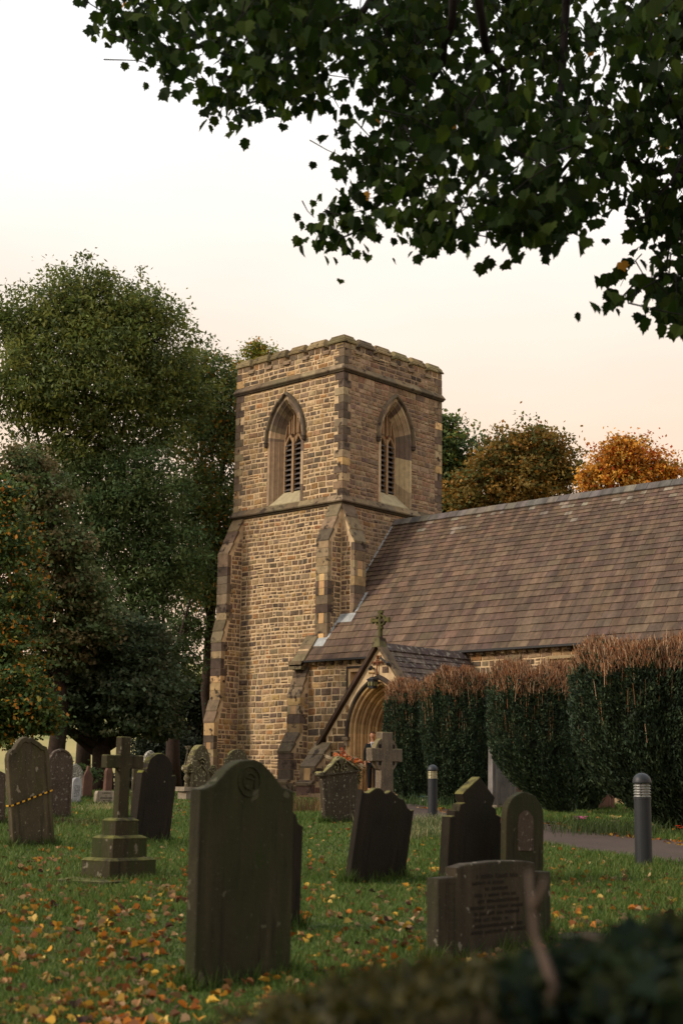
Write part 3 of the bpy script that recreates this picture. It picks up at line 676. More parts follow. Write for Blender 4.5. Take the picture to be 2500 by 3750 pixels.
# --- hanging lantern with its iron crucifix bracket
ln = empty('wall_lantern', (6.93, PY, 4.42), label='small square black lantern hanging below a rusty iron cross over the porch arch', cat='lantern')
mb = MB(); r0 = lambda u, d, z: (u, -d, z)
mb.tube([r0(0, .06, .42), r0(0, .06, 1.02)], .022, 6); mb.tube([r0(-.19, .06, .83), r0(.19, .06, .83)], .02, 6)
for a in ((0, 1.03), (-.2, .83), (.2, .83)):
    for s in (-1, 1): mb.tube([r0(a[0], .06, a[1]), r0(a[0]+.05*s*(1 if a[0] == 0 else .3), .06, a[1]-.01+(.05*s if a[0] else 0))], .016, 5)
mb.tube([r0(-.1, .06, .73), r0(.1, .06, .93)], .012, 5); mb.tube([r0(.1, .06, .73), r0(-.1, .06, .93)], .012, 5)
mb.tube([r0(0, .0, .45), r0(0, .24, .45), r0(0, .26, .36)], .016, 6)
mb.build('iron_cross', M['rust'], ln)
mb = MB(); q = .125; b_ = .095
mb.hexa([(-b_, -.26-b_, 0), (b_, -.26-b_, 0), (b_, -.26+b_, 0), (-b_, -.26+b_, 0), (-q, -.26-q, .27), (q, -.26-q, .27), (q, -.26+q, .27), (-q, -.26+q, .27)])
mb.hexa([(-q-.02, -.28-q, .27), (q+.02, -.28-q, .27), (q+.02, -.24+q, .27), (-q-.02, -.24+q, .27), (-.03, -.29, .36), (.03, -.29, .36), (.03, -.23, .36), (-.03, -.23, .36)])
body = mb.build('lamp_case', M['iron'], ln)
mb = MB()
for s in (-.055, .055): mb.box((s-.03, -.26-q-.004, .08), (s+.03, -.26-q+.03, .2)); mb.box((q-.02, -.26+s-.03, .08), (q+.003, -.26+s+.03, .2))
mb.build('pane', mat_plain('amber_glass', L((110, 104, 62)), .3, spec=.5), body)
# ================================================================ ground, path, hill
random.seed(21); rng = np.random.default_rng(21)
def swp(s, r): return np.array([CX+HD[0]*s+RD[0]*r, CY+HD[1]*s+RD[1]*r])
def ground_mat():
    m, nt, b = newmat('turf'); q = NB(nt)
    c = q.mix(q.ramp(q.noise(1.3, 5), .3, .7), L((54, 66, 28)), L((74, 88, 38)))
    c = q.mix(q.ramp(q.noise(.5, 4), .5, .72), c, L((78, 66, 40)))
    c = q.mix(q.ramp(q.noise(25, 4), .5, .75), c, L((38, 30, 20)))
    q.l(c, b.inputs['Base Color']); q.bump(q.noise(40, 5), b, .8, .03); return m
ss = list(np.arange(-30, 60, 1.0))+[65, 72, 80, 95, 120, 160, 220, 300, 420, 600]
rs = list(-np.array([400, 250, 150, 100, 70, 50, 40, 32, 26]))+list(np.arange(-22, 22.5, 1.0))+[26, 32, 40, 50, 70, 100, 150, 250, 400]
mb = MB(); Vg = []
for s in ss:
    for r_ in rs:
        x, y = swp(s, r_); Vg.append((x, y, float(gz(x, y))))
nr = len(rs); mb.mesh(Vg, [(i*nr+j, i*nr+j+1, (i+1)*nr+j+1, (i+1)*nr+j) for i in range(len(ss)-1) for j in range(nr-1)])
mb.build('ground', ground_mat(), smooth=True, kind='structure')
def hill_mat():
    m, nt, b = newmat('pasture'); q = NB(nt)
    c = q.mix(q.ramp(q.noise(.035, 5, stretch=(1, 1, 4)), .35, .65), L((112, 116, 62)), L((158, 142, 92)))
    c = q.mix(q.ramp(q.noise(.12, 5, stretch=(1, 1, 6)), .55, .75), c, L((88, 100, 48)))
    q.l(c, b.inputs['Base Color']); q.bump(q.noise(.5, 4), b, .3, .2); return m
mb = MB(); Vh = []; hs = [82, 90, 100, 115, 135, 160, 200, 260, 340, 450, 600]; hz = [.6, 1.6, 3.4, 6, 8.5, 11, 15, 20, 27, 36, 44]; hr = list(np.linspace(-420, 420, 60))
for s, z in zip(hs, hz):
    for r_ in hr:
        x, y = swp(s, r_); Vh.append((x, y, z*(1+.12*math.sin(r_*.02+s*.01))*(1 if r_ < 60 else .8)+.3*math.sin(r_*.11)))
n_ = len(hr); mb.mesh(Vh, [(i*n_+j, i*n_+j+1, (i+1)*n_+j+1, (i+1)*n_+j) for i in range(len(hs)-1) for j in range(n_-1)])
mb.build('hill', hill_mat(), smooth=True, kind='structure')
PATH = np.array([(6.9, -6.6), (8.5, -8.2), (12.5, -11.8), (18.4, -16.4), (24.8, -20.4), (27.6, -21.9), (33, -24.6), (45, -30)]); PWID = 1.3
def pdist(x, y):
    x = np.asarray(x, float); y = np.asarray(y, float); d = np.full(x.shape, 1e9)
    for a, b in zip(PATH, PATH[1:]):
        ab = b-a; t = np.clip(((x-a[0])*ab[0]+(y-a[1])*ab[1])/(ab@ab), 0, 1)
        d = np.minimum(d, np.hypot(x-a[0]-ab[0]*t, y-a[1]-ab[1]*t))
    return d
m, nt, b = newmat('tarmac'); q = NB(nt)
c = q.mix(q.ramp(q.noise(1.2, 5), .3, .7), L((58, 47, 40)), L((74, 60, 52))); c = q.mix(q.ramp(q.noise(60, 3), .55, .7), c, L((90, 76, 64)))
c = q.mix(q.ramp(q.noise(3, 5), .55, .7), c, L((66, 56, 38))); q.l(c, b.inputs['Base Color']); q.bump(q.noise(80, 4), b, .6, .01)
mb = MB(); fine = []
for a, b_ in zip(PATH, PATH[1:]):
    k = max(2, int(np.linalg.norm(b_-a)/.6)); fine += [a+(b_-a)*i/k for i in range(k)]
fine.append(PATH[-1]); fine = np.array(fine); fine = np.array([fine[max(0, i-3):i+4].mean(0) for i in range(len(fine))])
prev = None
for i, p in enumerate(fine):
    d = fine[min(i+1, len(fine)-1)]-fine[max(i-1, 0)]; d /= np.linalg.norm(d); nrm = np.array([-d[1], d[0]]); row = []
    for k in range(7):
        w = (PWID+.07*math.sin(i*1.3+(k > 3)*2)+.05*math.sin(i*3.1))*(k/3-1); x, y = p+nrm*w; row.append((x, y, float(gz(x, y))+.03-.015*abs(k/3-1)))
    if prev:
        for k in range(6): mb.quad([prev[k], prev[k+1], row[k+1], row[k]])
    prev = row
mb.build('path', m, smooth=True, kind='structure')
# ================================================================ grass and leaf litter
def in_foot(x, y):  # building / path footprints
    return ((x > -6.1) & (x < 22) & (y > -1.3)) | ((x > 4.6) & (x < 9.3) & (y > -6.8)) | (pdist(x, y) < PWID-.05)
def scatter(n, s0, s1, power=1.0, half=.27, pad=.6):
    u = rng.random(n); s = (s0**(1-power)+u*(s1**(1-power)-s0**(1-power)))**(1/(1-power)) if power != 1 else s0*(s1/s0)**u
    r_ = (rng.random(n)*2-1)*(s*half+pad); x = CX+HD[0]*s+RD[0]*r_; y = CY+HD[1]*s+RD[1]*r_
    k = ~in_foot(x, y); return x[k], y[k], s[k]
def snoise(x, y, f):
    return (np.sin(x*f+1.3*np.sin(y*f*.7))+np.sin(y*f*1.3+1.7*np.sin(x*f*.9+2))+np.sin((x+y)*f*.61+.5))/3
GP = np.array([L(c) for c in [(60, 80, 30), (72, 92, 38), (50, 70, 28), (84, 98, 46), (66, 86, 34), (102, 102, 56)]])
x, y, s = scatter(560000, 6.3, 52, 1.25, .31, 2.2)
n = len(x); patch = .75+.45*snoise(x, y, 1.1)
h = (.03+.05*rng.random(n))*np.clip(1+.55*snoise(x, y, .8)+.45*snoise(x, y, 3.7), .45, 2.1)*np.where(s > 25, 1.15, 1); w = .0035+.0003*s
a = rng.random(n)*2*np.pi; lean = h[:, None]*rng.normal(size=(n, 2))*.45
z = gz(x, y)-.004
V = np.empty((n, 3, 3)); V[:, 0] = np.stack([x-np.cos(a)*w, y-np.sin(a)*w, z], 1); V[:, 1] = np.stack([x+np.cos(a)*w, y+np.sin(a)*w, z], 1); V[:, 2] = np.stack([x+lean[:, 0], y+lean[:, 1], z+h], 1)
Cg = GP[np.clip((rng.random(n)*5+patch*.6).astype(int), 0, 5)]*(1.05+.6*rng.random((n, 1)))
bulk('grass', V.reshape(-1, 3), 3, Cg, M['grassb'], label='short green churchyard grass around the gravestones', category='grass') if False else None
g_ = bulk('grass', V.reshape(-1, 3), 3, Cg, M['grassb']); tag(g_, 'short green churchyard grass around the gravestones', 'grass', kind='stuff')
MAPLE = np.array([(0, -.38), (.16, -.42), (.34, -.36), (.40, -.2), (.52, -.1), (.42, .04), (.52, .26), (.34, .24), (.24, .38), (.16, .36), (0, .6), (-.16, .36), (-.24, .38), (-.34, .24), (-.52, .26), (-.42, .04), (-.52, -.1), (-.40, -.2), (-.34, -.36), (-.16, -.42)])
def leaves(P, ax, nr, size, C, name, mat, parent=None, curl=.15, **k):
    """P centres, ax long axis, nr normals; each leaf a lobed outline folded on its midrib (two polygons)"""
    n = len(P); side = norm(np.cross(ax, nr)); nr = np.cross(side, ax)
    out = []; idx_r = [0, 1, 2, 3, 4, 5, 6, 7, 8, 9, 10]; idx_l = [10, 11, 12, 13, 14, 15, 16, 17, 18, 19, 0]
    for idx in (idx_r, idx_l):
        o = MAPLE[idx]; u = o[:, 0][None, :, None]; v = o[:, 1][None, :, None]
        out.append(P[:, None]+(side[:, None]*u+ax[:, None]*v+nr[:, None]*(np.abs(u)*curl*2-curl*v*v*2))*size[:, None, None])
    V = np.stack(out, 1).reshape(-1, 3)
    return bulk(name, V, 11, np.repeat(C, 2, 0), mat, parent, **k)
LP = np.array([L(c) for c in [(222, 160, 56), (204, 124, 46), (186, 108, 50), (232, 184, 74), (170, 112, 70), (130, 86, 56), (214, 176, 130), (196, 146, 98), (232, 196, 110), (100, 66, 46), (184, 146, 106)]])
x, y, s = scatter(17000, 6.6, 46, 1.05)
x2, y2, s2_ = scatter(5000, 6.4, 20, 1.2); x = np.r_[x, x2]; y = np.r_[y, y2]; s = np.r_[s, s2_]
dens = .56+.3*snoise(x, y, 1.7)+.35*snoise(x, y, 4.3); near = np.clip((19-s)/9, 0, 1)*.36
k = rng.random(len(x)) < np.clip(dens*(.3+near), .03, .8); x, y, s = x[k], y[k], s[k]; n = len(x)
xp = rng.random((500, 2)); pi_ = rng.integers(2, 5, 500); P0 = PATH[pi_]+(PATH[pi_+1]-PATH[pi_])*xp[:, :1]; off = PWID*(.55+.5*xp[:, 1:])*np.array([[.55, .83]]); P0 = P0+off
x = np.r_[x, P0[:, 0]]; y = np.r_[y, P0[:, 1]]; n = len(x)
nrm = norm(np.stack([rng.normal(size=n)*.45, rng.normal(size=n)*.45, np.ones(n)], 1)); a = rng.random(n)*2*np.pi
ax = norm(np.cross(nrm, np.stack([np.cos(a), np.sin(a), np.zeros(n)], 1))); size = .042+.045*rng.random(n)
lit = leaves(np.stack([x, y, gz(x, y)+.012+.03*rng.random(n)], 1), ax, nrm, size, LP[(rng.random(n)**1.2*11).astype(int)]*(.25+.55*rng.random((n, 1))**1.3), 'fallen_leaves', M['litter'], curl=.28)
tag(lit, 'orange, yellow and brown autumn leaves scattered over the churchyard grass', 'fallen leaves', kind='stuff')
# ================================================================ gravestones
def arcp(cx, cz, rx, rz, a0, a1, n=10): return [(cx+rx*math.cos(math.radians(a0+(a1-a0)*i/n)), cz+rz*math.sin(math.radians(a0+(a1-a0)*i/n))) for i in range(n+1)]
def slab(W, H, T, outline, rough=.006, inset=0, idepth=.015, bev=.012, base=-.2):
    bm = bmesh.new(); pts = []
    for i, (u, v) in enumerate(outline):
        zz = v*H if v > 0 else base; j = rough if 0 < v else 0
        pts.append(((u-.5)*W+random.uniform(-j, j), zz+random.uniform(-j, j)))
    fv = [bm.verts.new((a, 0, b)) for a, b in pts]; f = bm.faces.new(fv)
    ex = bmesh.ops.extrude_face_region(bm, geom=[f]); nv = [e for e in ex['geom'] if isinstance(e, bmesh.types.BMVert)]
    for v in nv: v.co.y += T
    bmesh.ops.recalc_face_normals(bm, faces=bm.faces)
    fr = [fc for fc in bm.faces if abs(fc.normal.y) > .9]
    front = min(fr, key=lambda fc: fc.calc_center_median().y)
    edges = [e for fc in fr for e in fc.edges]
    bmesh.ops.bevel(bm, geom=list(set(edges)), offset=bev, segments=2, affect='EDGES', profile=.5)
    if inset:
        bm.faces.ensure_lookup_table(); front = min([fc for fc in bm.faces if fc.normal.y < -.95], key=lambda fc: -fc.calc_area())
        r = bmesh.ops.inset_region(bm, faces=[front], thickness=inset, depth=0)
        r2 = bmesh.ops.inset_region(bm, faces=[front], thickness=.012, depth=-idepth)
    return bm
def bm_obj(bm, name, mat, parent=None, smooth=False, **k):
    me = bpy.data.meshes.new(name); bm.to_mesh(me); bm.free(); me.materials.append(mat)
    if smooth: me.polygons.foreach_set('use_smooth', [True]*len(me.polygons))
    return link(name, me, parent, **k)
class G: pass
FOOT = []
def grave(name, label, xe, yb, xl, xr, yt, outline, mat, roll=0, lean=0, yaw=0, inset=0, cat='gravestone', group='gravestones in the churchyard', tmin=.06, zsink=0, bev=.012, rough=.006, t=None):
    if t is None: P, t = gnd(xe, yb)
    else: P = at(xe, yb, t); P[2] = gz(P[0], P[1])
    d = ray(xe, yb); h = math.atan2(-d[0], d[1])-math.radians(yaw); mpp = t/FPX
    wd = np.array([-math.sin(math.radians(yaw)), math.cos(math.radians(yaw))]); dd = np.array([-wd[1], wd[0], 0])
    g = G(); g.W = solve_len(P, np.array([*wd, 0]), xr); g.T = max(tmin, solve_len(P, dd, xl)); g.H = (yb-yt)*mpp; g.t = t; g.mpp = mpp; g.h = h
    loc = (P[0]+wd[0]*g.W/2, P[1]+wd[1]*g.W/2, float(gz(P[0], P[1]))-.01)
    root = empty(name, loc, 0, label=label, cat=cat, group=group)
    root.rotation_euler = (math.radians(lean), math.radians(roll), math.radians(90+yaw))
    FOOT.append((loc[0], loc[1], g.W, g.T, math.radians(90+yaw), t)); g.root = root; g.body = bm_obj(slab(g.W, g.H, g.T, outline, inset=inset, bev=bev, rough=rough), 'slab', mat, root)
    return g
zl = lambda a, b: (a/1.8447, 2600+b/1.8447)
zc = lambda a, b: (1000+a/1.4255, 2800+b/1.4255)
zo = lambda a, b: (640+a/3.0745, 2700+b/3.0745)
zu = lambda a, b: (1120+a/6.533, 2700+b/6.533)
z4 = lambda a, b: (a/1.2544, 2600+b/1.2544)
def gv(f, name, label, xe, yb, xl, xr, yt, *a, **k):
    X, Y = f(xe, yb); return grave(name, label, X, Y, f(xl, yb)[0], f(xr, yb)[0], f(xe, yt)[1], *a, **k)
DK = L((44, 34, 24))
gm = dict(
    big=mat_grave('green_dark_stone', L((42, 38, 22)), L((38, 43, 15)), .68, .66, 7, L((70, 68, 50))),
    black=mat_grave('black_brown_stone', L((30, 24, 14)), L((32, 36, 14)), .5, .75, 14, L((96, 92, 78)), topmoss=L((104, 98, 52))),
    mossy=mat_grave('mossy_stone', L((30, 24, 15)), L((30, 31, 13)), .35, .74, 14, L((110, 106, 90)), topmoss=L((112, 110, 36))),
    brown=mat_grave('brown_lichen_stone', L((70, 62, 45)), L((62, 64, 32)), .5, .66, 12, L((128, 118, 100))),
    purple=mat_grave('purple_brown_stone', L((70, 58, 47)), L((64, 60, 38)), .3, .62, 22, L((120, 110, 100))),
    urn=mat_grave('speckled_dark_stone', L((58, 50, 38)), L((56, 52, 28)), .3, .62, 18, L((124, 118, 100))),
    pale=mat_grave('pale_grey_stone', L((150, 148, 146)), L((120, 116, 100)), .1, .8, 9, L((190, 186, 176))),
    buff=mat_grave('pale_buff_stone', L((134, 122, 104)), L((110, 100, 80)), .1, .7, 9, L((170, 160, 140))),
    white=mat_grave('white_lichened_stone', L((104, 98, 86)), L((90, 84, 60)), .1, .54, 20, L((176, 172, 158))),
    red=mat_grave('red_sandstone', L((92, 66, 54)), L((70, 56, 40)), .15, .8, 9, L((120, 100, 84))),
    ornate=mat_grave('ornate_green_stone', L((78, 70, 52)), L((80, 76, 42)), .45, .6, 16, L((150, 142, 112)), topmoss=L((120, 114, 66))),
    celtic=mat_grave('rough_granite', L((104, 90, 74)), L((88, 82, 48)), .2, .62, 26, L((132, 122, 104)), topmoss=L((112, 104, 58))),
    granite=mat_grave('grey_granite', L((112, 106, 102)), L((104, 98, 90)), .05, .8, 9, L((150, 146, 140))),
    cross=mat_grave('cross_stone', L((52, 45, 29)), L((46, 52, 20)), .65, .66, 9, L((104, 98, 82)), topmoss=L((96, 94, 46))),
    front=mat_grave('inscribed_brown_stone', L((50, 43, 31)), L((42, 44, 24)), .55, .66, 12, L((104, 98, 86))),
    side=mat_grave('rusty_side_stone', L((92, 68, 44)), L((70, 60, 28)), .3, .75, 9, L((120, 110, 90))))
def letters(mb, x0, x1, z, h, y=-.003, dens=.85):
    x = x0
    while x < x1:
        if random.random() > .13:
            for k in range(2): mb.box((x+k*h*.34, y, z), (x+k*h*.34+h*.12, y+.006, z+h*random.uniform(.7, 1)))
            zz = z+h*random.choice((0, .45, .85)); mb.box((x, y, zz), (x+h*.45, y+.006, zz+h*.12))
        x += h*.75
M['carve'] = mat_plain('incised_lettering', L((41, 35, 26)), .95)
M['carve2'] = mat_plain('faded_lettering', L((92, 88, 86)), .95)
# tall foreground stone
g = gv(z4, 'gravestone', 'largest dark green gravestone with a round domed top and carved roundel, nearest the camera', 893, 1290, 842, 1335, 228,
       [(0, 0), (0, .862), (.07, .868), (.14, .885), (.21, .918), (.27, .95)]+[(.33, .975), (.4, .993), (.48, 1), (.56, .998), (.64, .985), (.7, .965), (.76, .94)]+[(.82, .9), (.87, .876), (.94, .862), (1, .858), (1, 0)], gm['big'], rough=.004)
mb = MB(); cx_, cz_ = 0, .9*g.H
mb.tube([(cx_+.1*math.cos(a), -.004, cz_+.1*math.sin(a)) for a in np.linspace(0, 2*math.pi, 25)], .006, 6, cap=False)
mb.tube([(cx_+.055*math.cos(a), -.004, cz_+.055*math.sin(a)) for a in np.linspace(.5, 5, 14)], .005, 6); mb.tube([(cx_-.05, -.002, cz_+.03), (cx_+.05, -.002, cz_+.01), (cx_+.04, -.002, cz_-.05)], .006, 6)
mb.build('carved_roundel', gm['big'], g.root, smooth=True)
bigstone = g
S_ = lambda *p: p
g = grave('gravestone', 'narrow dark gravestone half hidden behind the largest green stone', 900, 3425, 880, 1098, 2965, [(0, 0), (0, .87), (.15, .9), (.25, .99), (.75, .99), (.86, .95), (.92, .88), (1, .86), (1, 0)], gm['black'], roll=1)
# inscribed foreground stone
g = gv(zc, 'gravestone', 'broad inscribed brown gravestone with stepped shoulders behind the mossy wall', 862, 1050, 797, 1452, 528,
       [(0, 0), (0, .862), (.15, .868), (.153, .962), (.25, .98), (.37, .994), (.5, 1), (.63, .998), (.76, .99), (.85, .975), (.855, .868), (1, .862), (1, 0)], gm['front'])
mb = MB()
for i, (a, b_) in enumerate([(.3, .68), (.28, .55), (.36, .62), (.3, .66), (.33, .7), (.26, .72), (.3, .7), (.3, .6), (.3, .72), (.27, .75)]):
    letters(mb, (a-.5)*g.W, (b_-.5)*g.W, g.H*(.83-.062*i), .028 if i else .035)
mb.build('inscription', M['carve'], g.root)
for s in (-1, 1):
    mb = MB(); u = s*.4*g.W
    for k in range(7): mb.box((u-.03, -.003, g.H*(.18+.09*k)), (u+.03, .003, g.H*(.18+.09*k)+.045))
    mb.box((u-.05, -.004, g.H*.8), (u+.05, .003, g.H*.82)); mb.box((u-.055, -.003, g.H*.12), (u-.04, .003, g.H*.8)); mb.box((u+.04, -.003, g.H*.12), (u+.055, .003, g.H*.8))
    mb.build('carved_border', gm['front'], g.root)
# leaning wavy-topped stone
g = gv(zc, 'gravestone', 'dark gravestone with a wavy scrolled top leaning steeply to the right', 397, 628, 368, 682, 128,
       [(0, 0), (0, .915), (.05, .9), (.12, .905), (.18, .94), (.24, .985), (.31, 1), (.37, .985), (.42, .96), (.46, .97), (.52, 1), (.6, .995), (.66, .96), (.71, .955), (.77, .955), (.83, .92), (.87, .885), (.93, .87), (1, .885), (1, 0)], gm['black'], roll=11.5)
# pointed stone and round stone
g = gv(zc, 'gravestone', 'dark gravestone with a pointed gable top and moulded shoulders', 905, 645, 864, 1192, 60,
       [(0, 0), (0, .6), (.07, .61), (.07, .655), (.15, .67), (.17, .72), (.24, .74), (.2, .82), (.22, .84), (.5, 1), (.78, .84), (.8, .82), (.76, .74), (.83, .72), (.85, .67), (.93, .655), (.93, .61), (1, .6), (1, 0)], gm['black'], roll=5, tmin=.12)
g = gv(zc, 'gravestone', 'round-topped gravestone with a worn round recess right of the pointed stone', 1212, 645, 1180, 1410, 146,
       [(0, 0)]+[(1-u, v) for u, v in arcp(.5, .72, .5, .28, 0, 180, 16)]+[(1, 0)], gm['big'], roll=2.0)
bm = slab(g.W*.42, g.H*.42, .02, [(0, 0)]+[(1-u, v) for u, v in arcp(.5, .7, .5, .3, 0, 180, 12)]+[(1, 0)], base=0, bev=.006); o = bm_obj(bm, 'worn_panel', gm['purple'], g.root); o.location = (0, -.008, g.H*.38)
# tape stone etc. on the left
g = gv(zl, 'gravestone', 'lichened gravestone with a scrolled crest leaning left, yellow and black tape round it', 97, 932, 72, 375, 172,
       [(0, 0), (0, .82), (.03, .87), (.1, .9), (.17, .905), (.26, .95), (.34, .985), (.42, .995), (.47, 1), (.53, .985), (.6, .985), (.7, .955), (.8, .93), (.86, .9), (.95, .88), (.99, .84), (1, .8), (1, 0)], gm['brown'], roll=-8, inset=.05, tmin=.1)
tape_g = g
tp = empty('hazard_tape', g.root.location, 0, label='yellow and black striped tape tied round the leaning lichened gravestone', cat='tape'); tp.rotation_euler = g.root.rotation_euler
mb = MB(); zt = g.H*.44; e = .008; hw = g.W/2+e
loop = [(-hw, -e), (hw, -e), (hw, g.T+e), (-hw, g.T+e), (-hw, -e)]; k = 0
for (a, b_), (c_, d_) in zip(loop, loop[1:]):
    nseg = max(2, int(math.hypot(c_-a, d_-b_)/.045))
    for i in range(nseg):
        t0, t1 = i/nseg, (i+1)/nseg; X = lambda t: (a+(c_-a)*t, b_+(d_-b_)*t); zz = lambda p: zt+.06*p[0]/hw
        p, q_ = X(t0), X(t1); k += 1
        mb.quad([(*p, zz(p)), (*q_, zz(q_)), (*q_, zz(q_)+.022), (*p, zz(p)+.022)], L((214, 158, 44)) if k % 2 else L((24, 22, 20)))
mb.build('tape_band', M['dressed'], tp)
g = gv(zl, 'gravestone', 'purple-brown gravestone with a rounded carved top behind the taped stone', 357, 748, 338, 478, 262,
       [(0, 0), (-.08, .3), (-.2, .72)]+[(1-u, v) for u, v in arcp(.5, .78, .68, .22, 0, 180, 14)]+[(1.16, .72), (1.06, .3), (1, 0)], gm['purple'], roll=-3.5, inset=.03)
g = gv(zl, 'gravestone', 'small pale grey round-topped gravestone with fine lettering', 483, 640, 462, 545, 456, [(0, 0)]+[(1-u, v) for u, v in arcp(.5, .74, .5, .26, 0, 180, 12)]+[(1, 0)], gm['pale'], roll=2, rough=.001)
mb = MB()
for i in range(8): letters(mb, -.3*g.W, .3*g.W, g.H*(.68-.055*i), .022)
mb.build('inscription', M['carve2'], g.root)
g = gv(zl, 'gravestone', 'rough white-flecked gravestone standing behind the small pale one', 475, 612, 462, 556, 362, [(0, 0), (0, .9), (.2, .97), (.45, 1), (.75, .93), (.92, .82), (1, .7), (1, 0)], gm['white'])
g = gv(zl, 'gravestone', 'small reddish gravestone with a pointed knobbed top', 563, 608, 552, 622, 378, [(0, 0), (-.02, .5), (.05, .72), (.35, .88), (.38, .94), (.45, 1), (.6, .99), (.66, .92), (.66, .88), (.95, .74), (1.08, .62), (1.0, .4), (1, 0)], gm['red'])
g = gv(zl, 'gravestone', 'low pale block headstone with chamfered corners on a stone base', 652, 650, 631, 775, 545, [(0, 0), (0, .82), (.07, 1), (.93, 1), (1, .82), (1, 0)], gm['buff'], rough=.001, tmin=.1)
mb = MB()
for i, (a, b_, h_) in enumerate([(.3, .75, .03), (.48, .55, .02), (.2, .85, .045), (.35, .72, .03), (.2, .85, .035)]): letters(mb, (a-.5)*g.W, (b_-.5)*g.W, g.H*(.82-.16*i), h_)
mb.build('inscription', M['carve'], g.root); mb = MB(); mb.box((-g.W/2-.12, -.12, -.2), (g.W/2+.12, g.T+.15, .05), jit=.01); mb.build('base', gm['buff'], g.root)
g = gv(zl, 'gravestone', 'slim brown gravestone seen under the arm of the stepped cross', 708, 612, 690, 752, 392, [(0, 0), (0, .9), (.2, 1), (.8, 1), (1, .9), (1, 0)], gm['red'], roll=2)
g = gv(zl, 'gravestone', 'moss-topped black gravestone with small shoulders leaning right behind the stepped cross', 905, 908, 864, 1143, 288,
       [(0, 0), (0, .76), (.05, .785), (.13, .77), (.13, .8)]+[(1-u, v) for u, v in arcp(.5, .8, .37, .2, 8, 172, 14)]+[(.87, .8), (.87, .77), (.95, .785), (1, .76), (1, 0)], gm['mossy'], roll=6, tmin=.13)
g = gv(zl, 'gravestone', 'pale-edged round gravestone just behind the moss-topped one', 962, 765, 945, 1050, 276, [(0, 0)]+[(1-u, v) for u, v in arcp(.5, .82, .5, .18, 0, 180, 12)]+[(1, 0)], gm['white'])
g = gv(zl, 'gravestone', 'grey round-topped gravestone peeping over the arm of the stepped cross', 892, 750, 878, 990, 308, [(0, 0)]+[(1-u, v) for u, v in arcp(.5, .82, .5, .18, 0, 180, 12)]+[(1, 0)], gm['brown'])
g = grave('gravestone', 'dark gravestone cut off by the left edge of the photograph', -110, 3025, -125, 22, 2815, [(0, 0), (0, .9), (.3, 1), (.7, 1), (1, .9), (1, 0)], gm['purple'], roll=-3)
# ornate gothic stone
g = gv(zo, 'gravestone', 'ornate gothic gravestone with side scrolls and colonnettes on a stepped base', 172, 700, 104, 392, 84,
       [(0, 0), (0, .58), (.02, .66), (.1, .8), (.22, .91), (.36, .98), (.5, 1), (.64, .98), (.78, .91), (.9, .8), (.98, .66), (1, .58), (1, 0)], gm['ornate'], inset=.09, roll=1.5, tmin=.16)
mb = MB()
for s in (-1, 1):
    u = s*(g.W/2+.06)
    for r_ in (.11, .055): mb.tube([(u+r_*math.cos(a), -.02, g.H*.56+r_*math.sin(a)) for a in np.linspace(0, 2*math.pi, 17)], .03, 6, cap=False)
    mb.tube([(u, -.02, g.H*.56), (u, g.T, g.H*.56)], .1, 14)
mb.build('scroll', gm['ornate'], g.root, smooth=True)
for s in (-1, 1):
    mb = MB(); u = s*(g.W/2+.07); H = g.H
    mb.lathe([(.1, -.05), (.1, .1), (.07, .14), (.055, .2), (.09, .24), (.09, H*.2), (.06, H*.23), (.055, H*.33), (.09, H*.36), (.09, H*.4), (.055, H*.43), (.06, H*.46), (.09, H*.48), (.09, H*.52), (0, H*.52)], 12, ctr=(u, g.T*.4)); mb.build('colonnette', gm['ornate'], g.root, smooth=True)
mb = MB(); mb.box((-g.W/2-.3, -.1, .22), (g.W/2+.3, g.T+.1, .34), jit=.01); mb.box((-g.W/2-.22, -.06, -.1), (-g.W/2-.02, g.T, .22), jit=.02); mb.box((g.W/2+.02, -.06, -.1), (g.W/2+.22, g.T, .22), jit=.02); mb.build('base', gm['buff'], g.root)
mb = MB(); p = (-g.W/2-.1, g.T*.5); mb.tube([(p[0]-.04, p[1], g.H*.62), (p[0]+.04, p[1], g.H*.9)], .022, 6); mb.box((p[0]+.0, p[1]-.06, g.H*.9), (p[0]+.1, p[1]+.06, g.H*.97), jit=.015); mb.box((p[0]-.05, p[1]-.04, g.H*.94), (p[0]+.14, p[1]+.04, g.H*.96)); mb.build('pinnacle', gm['ornate'], g.root)
mb = MB(); mb.tube([(-.12, -.01, g.H*.72), (0, -.02, g.H*.76), (.12, -.01, g.H*.72)], .03, 6); mb.tube([(-.06, -.01, g.H*.68), (.02, -.02, g.H*.7), (.08, -.01, g.H*.66)], .03, 6); mb.tube([(-.3*g.W, -.005, 0), (-.3*g.W, -.005, g.H*.5), (0, -.005, g.H*.63), (.3*g.W, -.005, g.H*.5), (.3*g.W, -.005, 0)], .02, 6); mb.build('carving', gm['ornate'], g.root, smooth=True)
g = gv(zo, 'gravestone', 'round-headed pale-edged gravestone with square shoulders before the tower', 562, 660, 535, 835, 132, [(0, 0), (0, .79), (.1, .8), (.12, .83)]+[(1-u, v) for u, v in arcp(.5, .82, .38, .18, 0, 180, 12)]+[(.88, .83), (.9, .8), (1, .79), (1, 0)], gm['ornate'], roll=.5)
